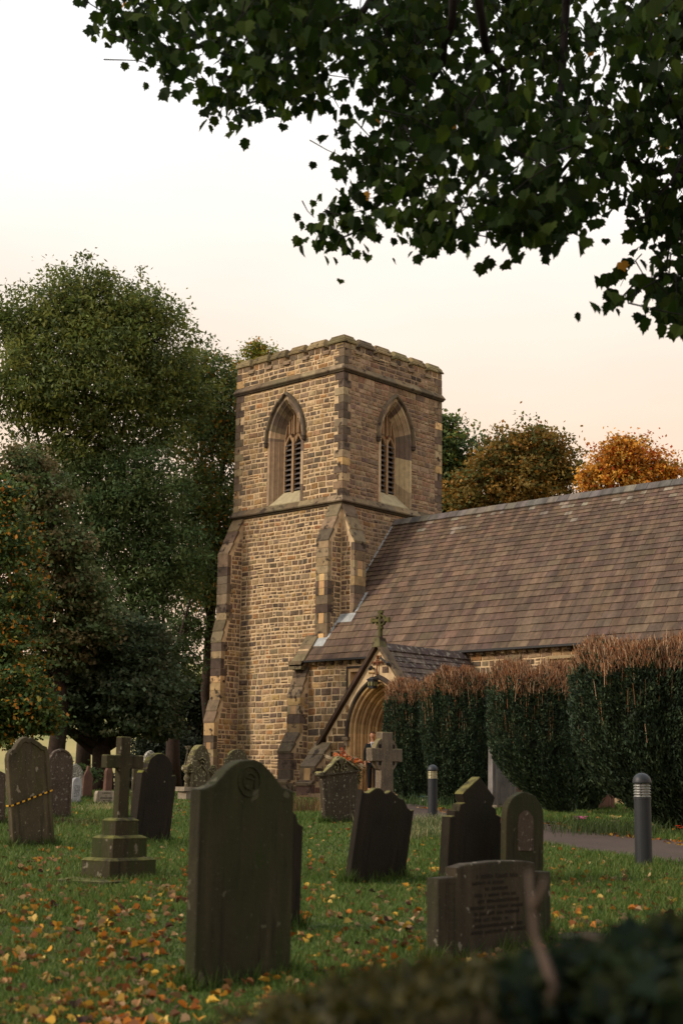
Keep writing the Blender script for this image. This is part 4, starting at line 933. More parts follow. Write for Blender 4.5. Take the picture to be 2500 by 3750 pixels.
# urn-crest stone
g = gv(zu, 'gravestone', 'speckled tapering gravestone with a carved leafy pediment, flowers showing behind it', 490, 2055, 392, 1300, 830,
       [(0, 0), (-.02, .5), (-.03, .94), (-.07, .95), (-.07, 1), (1.03, 1), (1.03, .95), (1.0, .94), (1.0, .5), (1, 0)], gm['urn'], roll=-6, rough=.002)
W, H = g.W, g.H
bm = slab(W*1.04, H*.32, g.T*.8, [(0, .0001), (.04, .12), (.12, .2), (.2, .42), (.3, .62), (.4, .82), (.46, .97), (.52, 1), (.58, .95), (.64, .78), (.74, .58), (.84, .36), (.92, .18), (1, .08), (1, .0001)], base=0, rough=.012); o = bm_obj(bm, 'pediment', gm['ornate'], g.root); o.location = (-.01, .01, H*.995)
mb = MB()
for s in (-1, 1):
    c0 = (s*.15*W, -.012, H*1.1)
    mb.tube([(c0[0]+(.085-.006*i)*math.cos(s*(i*.5)+1.5), -.015, c0[2]+(.085-.006*i)*math.sin(s*(i*.5)+1.5)) for i in range(13)], .016, 6)
    mb.tube([(s*.5*W, -.01, H*1.02), (s*.33*W, -.015, H*1.12), (s*.12*W, -.015, H*1.24), (0, -.02, H*1.29)], .02, 6)
for a in (-.5, -.25, 0, .25, .5): mb.tube([(0, -.02, H*1.1), (a*.12, -.03, H*1.24), (a*.2, -.025, H*1.3-abs(a)*.06)], .018, 5)
mb.tube([(0, -.02, H*1.02), (0, -.02, H*1.15)], .02, 6); mb.build('carved_leaf', gm['ornate'], g.root, smooth=True)
mb = MB(); mb.tube([(-W*.57, -.02, H*1.02), (-W*.57, g.T+.02, H*1.02)], .045, 12); mb.build('scroll', gm['ornate'], g.root)
mb = MB(); mb.box((-W*.54, -.025, H*.975), (W*.54, .01, H*1.0)); mb.build('cornice', gm['urn'], g.root)
g = grave('gravestone', 'low rounded brown stone tucked behind the steeply leaning gravestone', 1314, 3005, 1304, 1346, 2910, [(0, 0)]+[(1-u, v) for u, v in arcp(.5, .7, .5, .3, 0, 180, 10)]+[(1, 0)], gm['celtic'])
# granite slab at yews
g = grave('gravestone', 'tall plain grey granite headstone half covered by a clipped yew', 1802, 2964, 1784, 1892, 2712, [(0, 0), (0, .97), (.06, 1), (.94, 1), (1, .97), (1, 0)], gm['granite'], roll=4, rough=.0, lean=-2)
mb = MB(); mb.box((-g.W/2-.15, -.25, -.1), (g.W/2+.15, g.T+.2, .07)); mb.build('base', gm['buff'], g.root)
g = grave('gravestone', 'small brown headstone half hidden under the right-hand yew', 2184, 2968, 2168, 2250, 2905, [(0, 0), (0, 1), (1, 1), (1, 0)], gm['red'])
g = grave('kerb_stone', 'low dark kerb stone poking out of the grass behind the ivy', 2105, 3478, 2090, 2230, 3434, [(0, 0), (0, .9), (.04, 1), (.96, 1), (1, .9), (1, 0)], gm['front'], cat='kerb stone', group=None, tmin=.3)
g = grave('kerb_stone', 'long flat pale grave kerb beside the path with a small upright block', 2012, 3019, 2000, 2120, 3009, [(0, 0), (0, 1), (1, 1), (1, 0)], gm['granite'], cat='kerb stone', group=None, tmin=.5)
mb = MB(); mb.box((g.W/2-.02, 0, -.1), (g.W/2+.12, .14, .16)); mb.build('corner_block', gm['purple'], g.root)
g = grave('kerb_stone', 'flat pale grave slab with a vase of blue flowers near the far bollard', 1505, 2946, 1490, 1568, 2938, [(0, 0), (0, 1), (1, 1), (1, 0)], gm['buff'], cat='kerb stone', group=None, tmin=.6)
# Celtic cross
P, t = gnd(1417, 2966); root = empty('celtic_cross', P, math.radians(90), label='rough grey stone wheel cross standing in front of the porch doorway', cat='grave cross')
mpp = t/FPX
def prism(mb, pts, y0, y1, c=(1, 1, 1)):
    k = len(pts); mb.mesh([(a, y0, b) for a, b in pts]+[(a, y1, b) for a, b in pts], [tuple(range(k)), tuple(range(k, 2*k))[::-1]]+[(i, k+i, k+(i+1) % k, (i+1) % k) for i in range(k)], c)
mb = MB(); cz, aw, ah = 1.29, .55, .155
sh = [(-.235, -.1), (-.215, cz-ah-.1), (-.19, cz-ah), (-aw, cz-ah-.01), (-aw-.01, cz+ah), (-.2, cz+ah-.01), (-.19, 1.83), (.19, 1.83), (.2, cz+ah-.01), (aw+.01, cz+ah), (aw, cz-ah-.01), (.19, cz-ah), (.215, cz-ah-.1), (.235, -.1)]
prism(mb, sh[::-1], 0, .2); mb.build('cross', gm['celtic'], root, bevel=.02)
mb = MB(); r0_, r1_ = .31, .43; n = 40
for i in range(n):
    a0, a1 = 2*math.pi*i/n, 2*math.pi*(i+1)/n
    q = [(r0_*math.cos(a0), cz+r0_*math.sin(a0)), (r1_*math.cos(a0), cz+r1_*math.sin(a0)), (r1_*math.cos(a1), cz+r1_*math.sin(a1)), (r0_*math.cos(a1), cz+r0_*math.sin(a1))]
    for y0, f in ((.03, 1), (.17, -1)): mb.quad([(a, y0, b) for a, b in q[::f]])
    for (a, b) in ((1, 2), (3, 0)): mb.quad([(q[a][0], .03, q[a][1]), (q[b][0], .03, q[b][1]), (q[b][0], .17, q[b][1]), (q[a][0], .17, q[a][1])])
for sx in (-1, 1):
    for sz in (-1, 1): prism(mb, [(sx*.19, cz+sz*.15), (sx*.3, cz+sz*.15), (sx*.27, cz+sz*.27), (sx*.19, cz+sz*.31)][::sx*sz], .035, .165)
mb.build('ring', gm['celtic'], root)
mb = MB()
for sx in (-1, 1):
    for sz in (-1, 1): mb.tube([(sx*.24, .02, cz+sz*.2), (sx*.24, .035, cz+sz*.2)], .05, 12)
mb.build('pierced_hole', M['dark'], root)
# stepped cross
P, t = gnd(*zl(740, 1172)); yaw = 4; root = empty('stepped_cross', P, math.radians(90+yaw), label='plain stone cross on three square mossy steps, left of the largest gravestone', cat='grave cross')
mpp = t/FPX; kx = mpp/1.8447; d = ray(400, 3230); h = math.atan2(-d[0], d[1])-math.radians(yaw)
def stepbox(xl_, xe_, xr_, y0_, y1_, xo, yo):
    """px extents -> local box dims"""
    return (xr_-xe_)*kx/math.sin(h), (xe_-xl_)*kx/math.cos(h)
B1w, B1d = stepbox(541, 740, 1055, 0, 0, 0, 0); ctr = (B1w/2, B1d/2); z = -.1
for i, (xl_, xe_, xr_, ya, yb_) in enumerate(((541, 740, 1055, 1160, 1030), (610, 757, 990, 1018, 895), (675, 772, 932, 882, 790))):
    w_, d_ = stepbox(xl_, xe_, xr_, 0, 0, 0, 0); hh = (ya-yb_)*kx+.02; mb = MB()
    z0 = z; z1 = (0 if i == 0 else z)+hh if i else hh
    x0, x1, y0, y1 = ctr[0]-w_/2, ctr[0]+w_/2, ctr[1]-d_/2, ctr[1]+d_/2
    mb.box((x0, y0, z0), (x1, y1, z1), jit=.006); e = .04
    mb.hexa([(x0-.01, y0-.01, z1), (x1+.01, y0-.01, z1), (x1+.01, y1+.01, z1), (x0-.01, y1+.01, z1), (x0+e, y0+e, z1+.03), (x1-e, y0+e, z1+.03), (x1-e, y1-e, z1+.03), (x0+e, y1-e, z1+.03)])
    mb.build('step', gm['cross'], root, bevel=.008); z = z1+.02
w_ = (862-790)*kx/math.sin(h); d_ = (790-750)*kx/math.cos(h); top = z+(775-210)*kx; mb = MB(); c0, c1 = ctr
aw = (957-697)*kx/math.sin(h)/2; az1, az0 = z+(775-338)*kx, z+(775-430)*kx
cr = [(-w_/2, 0), (-w_/2*.96, az0-z), (-aw, az0-z), (-aw, az1-z), (-w_/2*.94, az1-z), (-w_/2*.93, top-z), (w_/2*.93, top-z), (w_/2*.94, az1-z), (aw, az1-z), (aw, az0-z), (w_/2*.96, az0-z), (w_/2, 0)]
prism(mb, [(c0+a, z+b) for a, b in cr][::-1], c1-d_/2, c1+d_/2); mb.build('cross', gm['cross'], root, bevel=.01)
mb = MB(); mb.box((-.32, -.25, -.12), (.0, B1d+.1, .035), jit=.02); mb.box((.0, -.02, -.12), (B1w+.22, B1d+.15, .03), jit=.02); mb.build('plinth', gm['cross'], root)
FV = []; FC = []
for (fx_, fy_, W_, T_, rz, t) in FOOT:
    n = int(260*W_+120)*2; u = rng.random(n); edge = rng.integers(0, 4, n)
    lx_ = np.where(edge < 2, (u-.5)*W_, np.where(edge == 2, -W_/2-.02, W_/2+.02))+rng.normal(size=n)*.03; ly_ = np.where(edge == 0, -.03, np.where(edge == 1, T_+.03, u*T_))+rng.normal(size=n)*.03
    x = fx_+lx_*math.cos(rz)-ly_*math.sin(rz); y = fy_+lx_*math.sin(rz)+ly_*math.cos(rz); z = gz(x, y)-.005
    h = (.06+.09*rng.random(n))*np.clip(1+.4*np.sin(u*17+fx_), .5, 1.5); w = .004+.00025*t; a = rng.random(n)*6.28; ln_ = h[:, None]*rng.normal(size=(n, 2))*.4
    FV.append(np.stack([np.stack([x-np.cos(a)*w, y-np.sin(a)*w, z], 1), np.stack([x+np.cos(a)*w, y+np.sin(a)*w, z], 1), np.stack([x+ln_[:, 0], y+ln_[:, 1], z+h], 1)], 1)); FC.append(GP[rng.integers(0, 5, n)]*(.75+.6*rng.random((n, 1))))
tag(bulk('long_grass', np.vstack(FV).reshape(-1, 3), 3, np.vstack(FC), M['grassb']), 'longer unmown grass fringing the feet of the gravestones', 'grass', kind='stuff')
# ================================================================ bollards
for (xb, yb_, yt, lab, lc) in ((1583, 2999, 2799, 'slim grey bollard light beside the path in front of the yews, the farther one', (216, 204, 160)), (2356, 3178, 2829, 'larger grey domed bollard light by the path at the right edge', (170, 170, 165))):
    P, t = gnd(xb, yb_); mpp = t/FPX; H = (yb_-yt)*mpp; R = .106*H/1.1
    root = empty('bollard_light', P, 0, label=lab, cat='bollard light', group='bollard lights beside the path')
    grey = mat_plain('grey_metal', L((32, 35, 39)), .5, nscale=5, var=.12, spec=.4)
    mb = MB(); mb.lathe([(R*.93, -.1), (R*.93, H*.71), (0, H*.71)], 28); mb.build('post', grey, root, smooth=False)
    mb = MB(); mb.lathe([(R*1.0, H*.868), (R*1.04, H*.872)]+[(R*1.03*math.cos(a), H*.885+R*1.0*math.sin(a)) for a in np.linspace(0, math.pi/2-.01, 8)]+[(0, H)], 28); mb.build('dome_cap', grey, root, smooth=True)
    mb = MB(); mb.lathe([(R*.97, H*.705), (R*.97, H*.725), (R*.9, H*.727)], 28); mb.build('collar', grey, root)
    mb = MB(); mb.lathe([(R*.8, H*.715), (R*.8, H*.87)], 28); mb.build('lens', mat_plain('frosted_lens', L(lc), .35, nscale=3, var=.05, bump=.0), root, smooth=True)
    lr = mat_plain('louvre_metal', L(tuple(c*.72 for c in lc)), .4, metal=.2, nscale=4, var=.1)
    for k in range(5):
        z0 = H*(.732+.028*k); mb = MB(); mb.lathe([(R*.8, z0+.012), (R*.95, z0-.004), (R*.97, z0), (R*.82, z0+.018)], 28); mb.build('louvre_ring', lr, root, smooth=True)
    for a in range(3):
        a_ = a*2.09+.9; mb = MB(); mb.tube([(R*.9*math.cos(a_), R*.9*math.sin(a_), H*.71), (R*.9*math.cos(a_), R*.9*math.sin(a_), H*.87)], .006, 5); mb.build('rod', grey, root)
# ================================================================ trees
random.seed(5); rng = np.random.default_rng(5)
def D(x, y, t): return at(x*1.59444, y*1.59444, t)      # photograph point given in 1568-wide units
def crown(blobs, nclump, nleaf, size, pal, asp=.42, droop=0, shell=.62, csz=.55, tips=None, flat=.6, dens=.55):
    """leaf quads gathered in clumps spread through several overlapping lobes"""
    B = np.array([b[:3] for b in blobs]); R = np.array([b[3] for b in blobs]); w = R**2/np.sum(R**2)
    nclump = int(nclump*dens); csz *= .86; size *= .78; nleaf = int(nleaf*1.6)
    bi = rng.choice(len(B), nclump, p=w); dr = unit(nclump); rad = (shell+(1-shell)*rng.random(nclump)**.7)*(1+.17*rng.normal(size=nclump)+.1*np.sin(dr[:, 0]*9+bi)*np.sin(dr[:, 2]*8+bi*2))
    inner = rng.random(nclump) < .22; rad = np.where(inner, rng.random(nclump)**.5*shell, rad)
    C = B[bi]+dr*(R[bi]*rad)[:, None]*np.array([1, 1, .92])
    cs = csz*(.6+.8*rng.random(nclump)); ci = np.repeat(np.arange(nclump), nleaf); n = len(ci)
    off = rng.normal(size=(n, 3))*.5*np.array([1, 1, flat]); P = C[ci]+off*cs[ci][:, None]; P[:, 2] -= droop*np.abs(off[:, 0])*cs[ci]
    P = P[P[:, 2] > .5]; ci = ci[:len(P)]; n = len(P)
    ax = norm(unit(n)+dr[ci]*.5+np.array([0, 0, -.35-droop])); nb = norm(np.cross(ax, unit(n)+np.array([0, 0, 1.2])))
    L_ = size*(.6+.8*rng.random(n))[:, None]; W_ = L_*asp
    V = np.stack([P-ax*L_*.5, P+nb*W_*.5, P+ax*L_*.5, P-nb*W_*.5], 1).reshape(-1, 3)
    pal = np.array(pal); cc = pal[rng.integers(0, len(pal), nclump)][ci]*(1.75+1.1*rng.random((n, 1)))
    if tips is not None:
        k = rng.random(n) < tips[1]*np.clip(rad[ci]-.4, 0, 1)*(.4+1.2*(rng.random(nclump)[ci])); cc[k] = np.array(tips[0])[rng.integers(0, len(tips[0]), k.sum())]*1.15
    return V, cc, C, bi
def tree(name, label, base, blobs, nclump, nleaf, size, pal, trunk_r=.35, fork=.35, group='trees around the church', **kw):
    base = np.array(base, float); root = empty(name, base, 0, label=label, cat='tree', group=group)
    V, cc, C, bi = crown(blobs, nclump, nleaf, size, pal, **kw)
    bulk('crown', V-base, 4, cc, M['leaf'], root)
    mb = MB(); B = np.array([b[:3] for b in blobs]); top = B.mean(0); top[2] = base[2]+(B[:, 2].max()-base[2])*fork
    top[:2] = base[:2]*.6+top[:2]*.4
    pts = [base+(0, 0, -.3), base+(top-base)*.3+rng.normal(size=3)*.15, base+(top-base)*.65+rng.normal(size=3)*.2, top]
    mb.tube([p-base for p in pts], [trunk_r*1.25, trunk_r, trunk_r*.85, trunk_r*.75], 12); mb.build('trunk', M['bark'], root, smooth=True)
    lm = MB()
    for b in blobs:
        c = np.array(b[:3]); s = base+(top-base)*random.uniform(.75, 1); m1 = s+(c-s)*.5+np.array((0, 0, .1*np.linalg.norm(c-s)))*random.uniform(-.5, 1)
        r0 = trunk_r*.38; lm.tube([s-base, m1-base, c-base], [r0, r0*.6, r0*.3], 7)
        for k in range(9):
            e = c+unit(1)[0]*b[3]*random.uniform(.6, 1.02); q = m1+(c-m1)*random.uniform(.2, 1); mid = (q+e)/2+unit(1)[0]*b[3]*.12
            lm.tube([q-base, mid-base, e-base], [r0*.3, r0*.18, .012], 5)
    lm.build('limbs', M['bark'], root, smooth=True)
    return root
def blob(x, y, r, t, dt=0): P = D(x, y, t+dt); return (*P, r*1.59444*t/FPX)
ASH = [L(c) for c in [(66, 76, 35), (58, 67, 34), (77, 83, 39), (52, 62, 34), (64, 72, 40), (84, 87, 41)]]
DKG = [L(c) for c in [(52, 66, 38), (60, 74, 42), (46, 60, 36), (64, 77, 44)]]
def base_at(x, t): P = at(x*1.59444, 2870, t); return (P[0], P[1], float(gz(P[0], P[1])))
gr = [('broad_tree', 'tall broad ash-like tree rising left of the tower with feathery green leaves', 190, 62,
       [blob(185, 690, 95, 62), blob(110, 745, 105, 61), blob(270, 735, 105, 63), blob(345, 730, 75, 62), blob(370, 830, 100, 63), blob(240, 850, 130, 61), blob(110, 870, 120, 60), blob(30, 760, 70, 61), blob(30, 900, 90, 60), blob(410, 920, 90, 63), blob(300, 980, 120, 62), blob(160, 1010, 110, 61)], 3300, 26, .27, ASH, dict(csz=.75, tips=([L((104, 104, 46)), L((92, 98, 42))], .3))),
      ('slender_tree', 'green tree with thin yellowing twigs right beside the left edge of the tower', 480, 66,
       [blob(445, 850, 60, 66), blob(490, 880, 75, 66), blob(520, 960, 80, 67), blob(470, 1000, 90, 66), blob(500, 1100, 95, 66), blob(440, 1180, 110, 65), blob(510, 1230, 90, 66), blob(500, 1330, 80, 66)], 1700, 26, .26, ASH[:5]+DKG, dict(csz=.7, tips=([L((120, 96, 40)), L((140, 100, 36))], .4))),
      ('dark_tree', 'dark green tree filling the gap between the broad tree and the buttress', 400, 60,
       [blob(330, 1130, 110, 60), blob(250, 1200, 110, 60), blob(370, 1280, 110, 60), blob(450, 1330, 80, 68), blob(430, 1440, 55, 66), blob(300, 1370, 110, 60), blob(390, 1530, 75, 62), blob(200, 1120, 90, 60)], 2300, 26, .25, DKG+ASH[3:5], dict(csz=.7)),
      ('sycamore_tree', 'dark sycamore with a stout straight trunk behind the stepped cross', 232, 52,
       [blob(210, 1480, 90, 52), blob(300, 1500, 100, 52), blob(365, 1590, 58, 53), blob(310, 1600, 90, 51), blob(200, 1590, 90, 52), blob(130, 1560, 80, 51), blob(375, 1665, 45, 53), blob(330, 1650, 45, 52), blob(200, 1640, 50, 52), blob(110, 1640, 50, 51), blob(40, 1600, 90, 52)], 2100, 24, .21, [L(c) for c in [(44, 54, 36), (50, 60, 40), (58, 60, 42), (46, 56, 38)]], dict(csz=.6, asp=.75, flat=.35)),
      ('copper_tree', 'purplish brown-leaved tree low among the green trees on the left', 120, 50,
       [blob(55, 1080, 65, 50), blob(100, 1150, 70, 50), blob(60, 1230, 80, 50), blob(150, 1250, 60, 50), blob(110, 1340, 80, 50), blob(190, 1370, 60, 50), blob(60, 1430, 80, 50), blob(150, 1460, 80, 50), blob(230, 1440, 50, 50)], 1500, 24, .2, [L(c) for c in [(74, 68, 44), (62, 66, 40), (80, 70, 46), (56, 66, 40), (58, 70, 40)]], dict(csz=.6, asp=.7, flat=.4)),
      ('maple_tree', 'green tree tipped with orange and yellow leaves at the left edge', -60, 44,
       [blob(0, 1140, 60, 44), blob(-10, 1250, 90, 44), blob(30, 1380, 75, 44), blob(-10, 1500, 100, 44), blob(40, 1600, 75, 43), blob(70, 1640, 60, 43), blob(-40, 1620, 90, 43), blob(110, 1660, 30, 43), blob(10, 1690, 35, 43)], 1500, 24, .17, [L(c) for c in [(44, 60, 30), (54, 68, 32), (62, 70, 32), (38, 52, 28)]], dict(csz=.5, asp=.75, flat=.4, tips=([L((170, 112, 36)), L((146, 108, 38)), L((160, 96, 34)), L((120, 112, 40))], .38)))]
for nm, lab, bx, t, bl, nc, nl, sz, pal, kw in gr:
    tree(nm, lab, base_at(bx, t), bl, nc, nl, sz, pal, trunk_r=.42 if nm == 'sycamore_tree' else .3, fork=.3 if nm == 'sycamore_tree' else .4, **kw)
tree('young_tree', 'treetop with sparse yellow-green twigs showing just behind the left parapet', base_at(590, 72), [blob(575, 830, 38, 72), blob(610, 845, 34, 72), blob(560, 870, 40, 72), blob(600, 900, 50, 72), blob(590, 800, 18, 72), blob(622, 805, 14, 72), blob(555, 1000, 60, 72)], 700, 22, .2, [L(c) for c in [(84, 88, 34), (70, 80, 32), (120, 104, 38)]], trunk_r=.2, csz=.5, asp=.6, tips=([L((170, 120, 40))], .4))
tree('green_tree', 'dark green tree just behind the right corner of the tower', base_at(1020, 80), [blob(1030, 1030, 62, 80), blob(1010, 1090, 70, 80), blob(1055, 1110, 45, 80), blob(1010, 1160, 70, 80), blob(1000, 980, 40, 80)], 900, 24, .3, DKG+ASH[:2], csz=.7, asp=.6, tips=([L((130, 96, 36))], .2))
tree('autumn_tree', 'rounded amber and green tree standing behind the nave ridge', base_at(1200, 78), [blob(1150, 1050, 72, 78), blob(1205, 1035, 78, 78), blob(1260, 1060, 72, 78), blob(1115, 1100, 62, 77), blob(1200, 1110, 90, 77), blob(1290, 1100, 60, 78), blob(1080, 1150, 60, 76), blob(1170, 1180, 90, 77)], 1900, 24, .25, [L(c) for c in [(84, 70, 32), (94, 74, 32), (70, 66, 32), (102, 76, 32), (60, 62, 32)]], csz=.65, asp=.7, fork=.55, dens=.46, shell=.5, tips=([L((140, 94, 32)), L((118, 76, 30))], .22))
tree('orange_tree', 'bright orange tree with bare twigs poking out behind the ridge on the right', base_at(1440, 70), [blob(1400, 1060, 50, 70), blob(1450, 1045, 58, 70), blob(1510, 1075, 48, 70), blob(1375, 1095, 48, 70), blob(1350, 1105, 34, 70), blob(1450, 1110, 70, 70), blob(1535, 1100, 40, 70), blob(1425, 1020, 26, 70)], 1150, 20, .2, [L(c) for c in [(140, 98, 34), (150, 108, 38), (128, 82, 30), (134, 100, 38), (98, 80, 34)]], csz=.55, asp=.75, fork=.6, dens=.4, shell=.4, tips=([L((170, 76, 28)), L((156, 62, 26))], .25))
# dark undergrowth and hedge below the trees, right of the sycamore trunk
def shrub(name, label, blobs, n, nl, sz, pal, cat='shrub', **kw):
    V, cc, C, bi = crown(blobs, n, nl, sz, pal, **kw); b0 = np.array(blobs[0][:3]); b0[2] = float(gz(b0[0], b0[1]))
    root = empty(name, b0, 0, label=label, cat=cat); bulk('foliage', V-b0, 4, cc, M['leaf'], root)
    mb = MB()
    for i in range(0, len(C), max(1, len(C)//60)): mb.tube([(0, 0, -.1), (C[i]-b0)*.5+rng.normal(size=3)*.05, C[i]-b0], [.03, .02, .006], 5)
    mb.build('stems', M['bark'], root); return root
shrub('shrub', 'black-green undergrowth beneath the trees beside the tower buttress', [blob(420, 1740, 55, 68), blob(360, 1720, 50, 62), blob(470, 1700, 60, 70), blob(310, 1790, 30, 60), blob(380, 1790, 40, 62), blob(450, 1790, 40, 68), blob(440, 1600, 60, 69)], 2600, 24, .2, [L((26, 32, 22)), L((32, 38, 26))], asp=.7, csz=.55, shell=.4)
shrub('shrub', 'small dark leafy sapling in front of the sunlit pasture', [blob(195, 1772, 14, 44), blob(182, 1765, 8, 44), blob(212, 1780, 14, 44), blob(225, 1770, 12, 44)], 60, 12, .12, DKG, asp=.7, csz=.25)
# ---------------------------------------------------------------- weeds and long grass
def tuft(name, label, px, py, n, spread, hgt, cols, cat='grass tuft'):
    P, t = gnd(px, py); root = empty(name, P, 0, label=label, cat=cat)
    o = rng.normal(size=(n, 2))*spread; a = rng.random(n)*6.28; H = hgt*(.5+.7*rng.random(n)); ln = rng.normal(size=(n, 2))*.35*H[:, None]; w = .006
    b = np.stack([o[:, 0], o[:, 1], gz(P[0]+o[:, 0], P[1]+o[:, 1])-P[2]], 1); m_ = b+np.stack([ln[:, 0]*.35, ln[:, 1]*.35, H*.6], 1); e = b+np.stack([ln[:, 0], ln[:, 1], H*.9], 1)
    s_ = np.stack([np.cos(a)*w, np.sin(a)*w, a*0], 1)
    V = np.stack([b-s_, b+s_, m_+s_*.8, m_-s_*.8, m_-s_*.8, m_+s_*.8, e+s_*.1, e-s_*.1], 1).reshape(-1, 3)
    c = np.array(cols)[rng.integers(0, len(cols), n)]*(.7+.6*rng.random((n, 1)))
    bulk('blades', V, 4, np.repeat(c, 2, 0), M['grassb'], root)
GR = [L((92, 108, 66)), L((120, 124, 84)), L((74, 92, 48)), L((150, 140, 100))]
tuft('grass_tuft', 'long pale grass tuft growing at the foot of the far bollard', 1585, 3045, 900, .35, .3, GR)
tuft('grass_tuft', 'unmown grass by the back of the steeply leaning stone', 1545, 3075, 500, .3, .26, GR)
tuft('grass_tuft', 'dry yellow grass around the pale block headstone', 405, 2972, 260, .3, .22, [L((160, 146, 100)), L((110, 118, 66))])
tuft('grass_tuft', 'dark long grass at the base of the clipped yew by the right-hand bollard', 2240, 3055, 900, .6, .28, [L((52, 66, 32)), L((66, 80, 40))])
tuft('grass_tuft', 'rough grass and ivy under the yews beyond the far bollard', 1650, 2950, 900, .7, .35, [L((60, 80, 48)), L((80, 98, 62))])
tuft('dead_plants', 'tangle of dry brown dead stalks on the grass before the tower', 1118, 2978, 500, .45, .42, [L((96, 72, 46)), L((70, 64, 38)), L((120, 96, 62))], cat='dead plants')
tuft('dead_plants', 'dry leafy stalks at the foot of the purple-brown gravestone', 255, 3020, 200, .3, .14, [L((80, 62, 44)), L((60, 54, 36))], cat='dead plants')
# ================================================================ yews
NEED = np.array([L(c) for c in [(50, 66, 46), (58, 74, 52), (44, 57, 43), (66, 80, 52), (46, 60, 40)]])
def yew(label, px0, px1, pyb, pyt, t, hcut=.16, green_top=.0, seed=0, taper=True, lean=0):
    r_ = np.random.default_rng(seed+50); px = (px0+px1)/2; P = at(px, pyb, t); P = np.array([P[0], P[1], float(gz(P[0], P[1]))]); R = (px1-px0)/2*t/FPX
    H = (at(px, pyt, t)[2]-P[2])
    root = empty('yew_bush', P, 0, label=label, cat='yew', group='clipped yews in front of the nave')
    prof_z = [0, .04, .12, .25, .45, .7, .85, .95, 1.0]; prof_r = [.16, .22, .44, .76, .95, 1.0, .99, .9, .66] if taper else [.4, .5, .7, .86, .97, 1.0, .98, .9, .68]
    ph = r_.random(6)*6.28
    def rad(th, z):
        return R*np.interp(z, prof_z, prof_r)*(1+.045*np.sin(5*th+ph[0]+3*z)+.04*np.sin(11*th+ph[1]-2*z)+.025*np.sin(23*th+ph[2]))
    def sh(V):
        V = np.array(V, float); k = np.clip(V[:, 2]/H-.5, 0, .5)*2; a_ = np.arctan2(V[:, 1], V[:, 0]); V[:, 2] *= 1+k*(.035*np.sin(2*a_+ph[0])+.022*np.sin(7*a_+ph[3])+.012*np.sin(17*a_+ph[4])-.05*np.clip(np.hypot(V[:, 0], V[:, 1])/R-.75, 0, 1)*2); k = np.clip(1-V[:, 2]/(.45*H), 0, 1)**1.5*lean*R; V[:, 0] += RD[0]*k; V[:, 1] += RD[1]*k; return V
    # dense inner body of shaded branches
    mb = MB(); nt_, nz_ = 48, 22; vs = []
    for i in range(nz_+1):
        z = i/nz_*.97
        for j in range(nt_):
            th = 2*math.pi*j/nt_; q = float(rad(np.array(th), z))*.93; vs.append((q*math.cos(th), q*math.sin(th), z*H))
    fs = [(i*nt_+j, i*nt_+(j+1) % nt_, (i+1)*nt_+(j+1) % nt_, (i+1)*nt_+j) for i in range(nz_) for j in range(nt_)]+[tuple(nz_*nt_+j for j in range(nt_))]
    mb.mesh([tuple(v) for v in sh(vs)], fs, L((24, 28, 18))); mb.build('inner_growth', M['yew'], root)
    # sprays
    n = int(5200*R*H/3.6); th = r_.random(n)*6.28; z = r_.random(n)**.9*(1-hcut*.55); k = np.ones(n, bool)
    rr = rad(th, z)*(.94+.05*r_.random(n)); lump = np.sin(th*17+z*9+ph[3])*np.sin(z*31+th*5+ph[4]); rr = rr*(1+.022*lump)
    keep = r_.random(n) < np.where(z > 1-hcut*1.15, .35+green_top, 1); th, z, rr = th[keep], z[keep], rr[keep]; n = len(th)
    C = np.stack([rr*np.cos(th), rr*np.sin(th), z*H], 1); out = np.stack([np.cos(th), np.sin(th), .2+0*th], 1)
    nl = 19; ci = np.repeat(np.arange(n), nl); m_ = len(ci)
    P_ = C[ci]+r_.normal(size=(m_, 3))*np.array([.035, .035, .055]); ax = norm(out[ci]*.7+np.array([0, 0, .75])+r_.normal(size=(m_, 3))*.45); nb = norm(np.cross(ax, r_.normal(size=(m_, 3))))
    L_ = (.035+.04*r_.random((m_, 1))); W_ = L_*.24
    V = np.stack([P_-ax*L_*.4-nb*W_, P_-ax*L_*.4+nb*W_, P_+ax*L_*.6+nb*W_*.6, P_+ax*L_*.6-nb*W_*.6], 1).reshape(-1, 3)
    cc = NEED[r_.integers(0, 5, n)][ci]*(.7+.6*r_.random((m_, 1)))
    bulk('foliage', sh(V), 4, cc, M['yew'], root)
    # cut brown twigs around and over the top
    n = int(4300*R/1.05); th = r_.random(n)*6.28; side = r_.random(n) < .62; hh = 1-hcut*(.25+1.15*r_.random(n)**1.3)
    z0 = np.where(side, hh, .97); rr = np.where(side, rad(th, z0)*(.95+.07*r_.random(n)), rad(th, z0)*r_.random(n)**.5)
    len_ = np.where(side, (.05+.16*r_.random(n)), .06+.16*r_.random(n))
    stray = r_.random(n) < .022; z0 = np.where(stray, .45+.4*r_.random(n), z0); rr = np.where(stray, rad(th, z0)*1.0, rr); len_ = np.where(stray, .25+.4*r_.random(n), len_)
    b = np.stack([rr*np.cos(th), rr*np.sin(th), z0*H], 1); dv = np.stack([(np.cos(th)*.16+r_.normal(size=n)*.24)*np.where(stray, .25, 1), (np.sin(th)*.16+r_.normal(size=n)*.24)*np.where(stray, .25, 1), np.ones(n)], 1)*len_[:, None]
    V = []; w = (.004+.005*r_.random(n))
    for a in (0, 1):
        s_ = np.stack([np.cos(th+1.57+a*1.57+.7)*w, np.sin(th+1.57+a*1.57+.7)*w, 0*w], 1); V.append(np.stack([b-s_, b+s_, b+dv+s_*.7, b+dv-s_*.7], 1))
    V = np.stack(V, 1).reshape(-1, 3); pc = np.array([L(c) for c in [(156, 118, 86), (136, 100, 72), (172, 138, 104), (118, 86, 64), (168, 118, 78), (196, 166, 134)]])
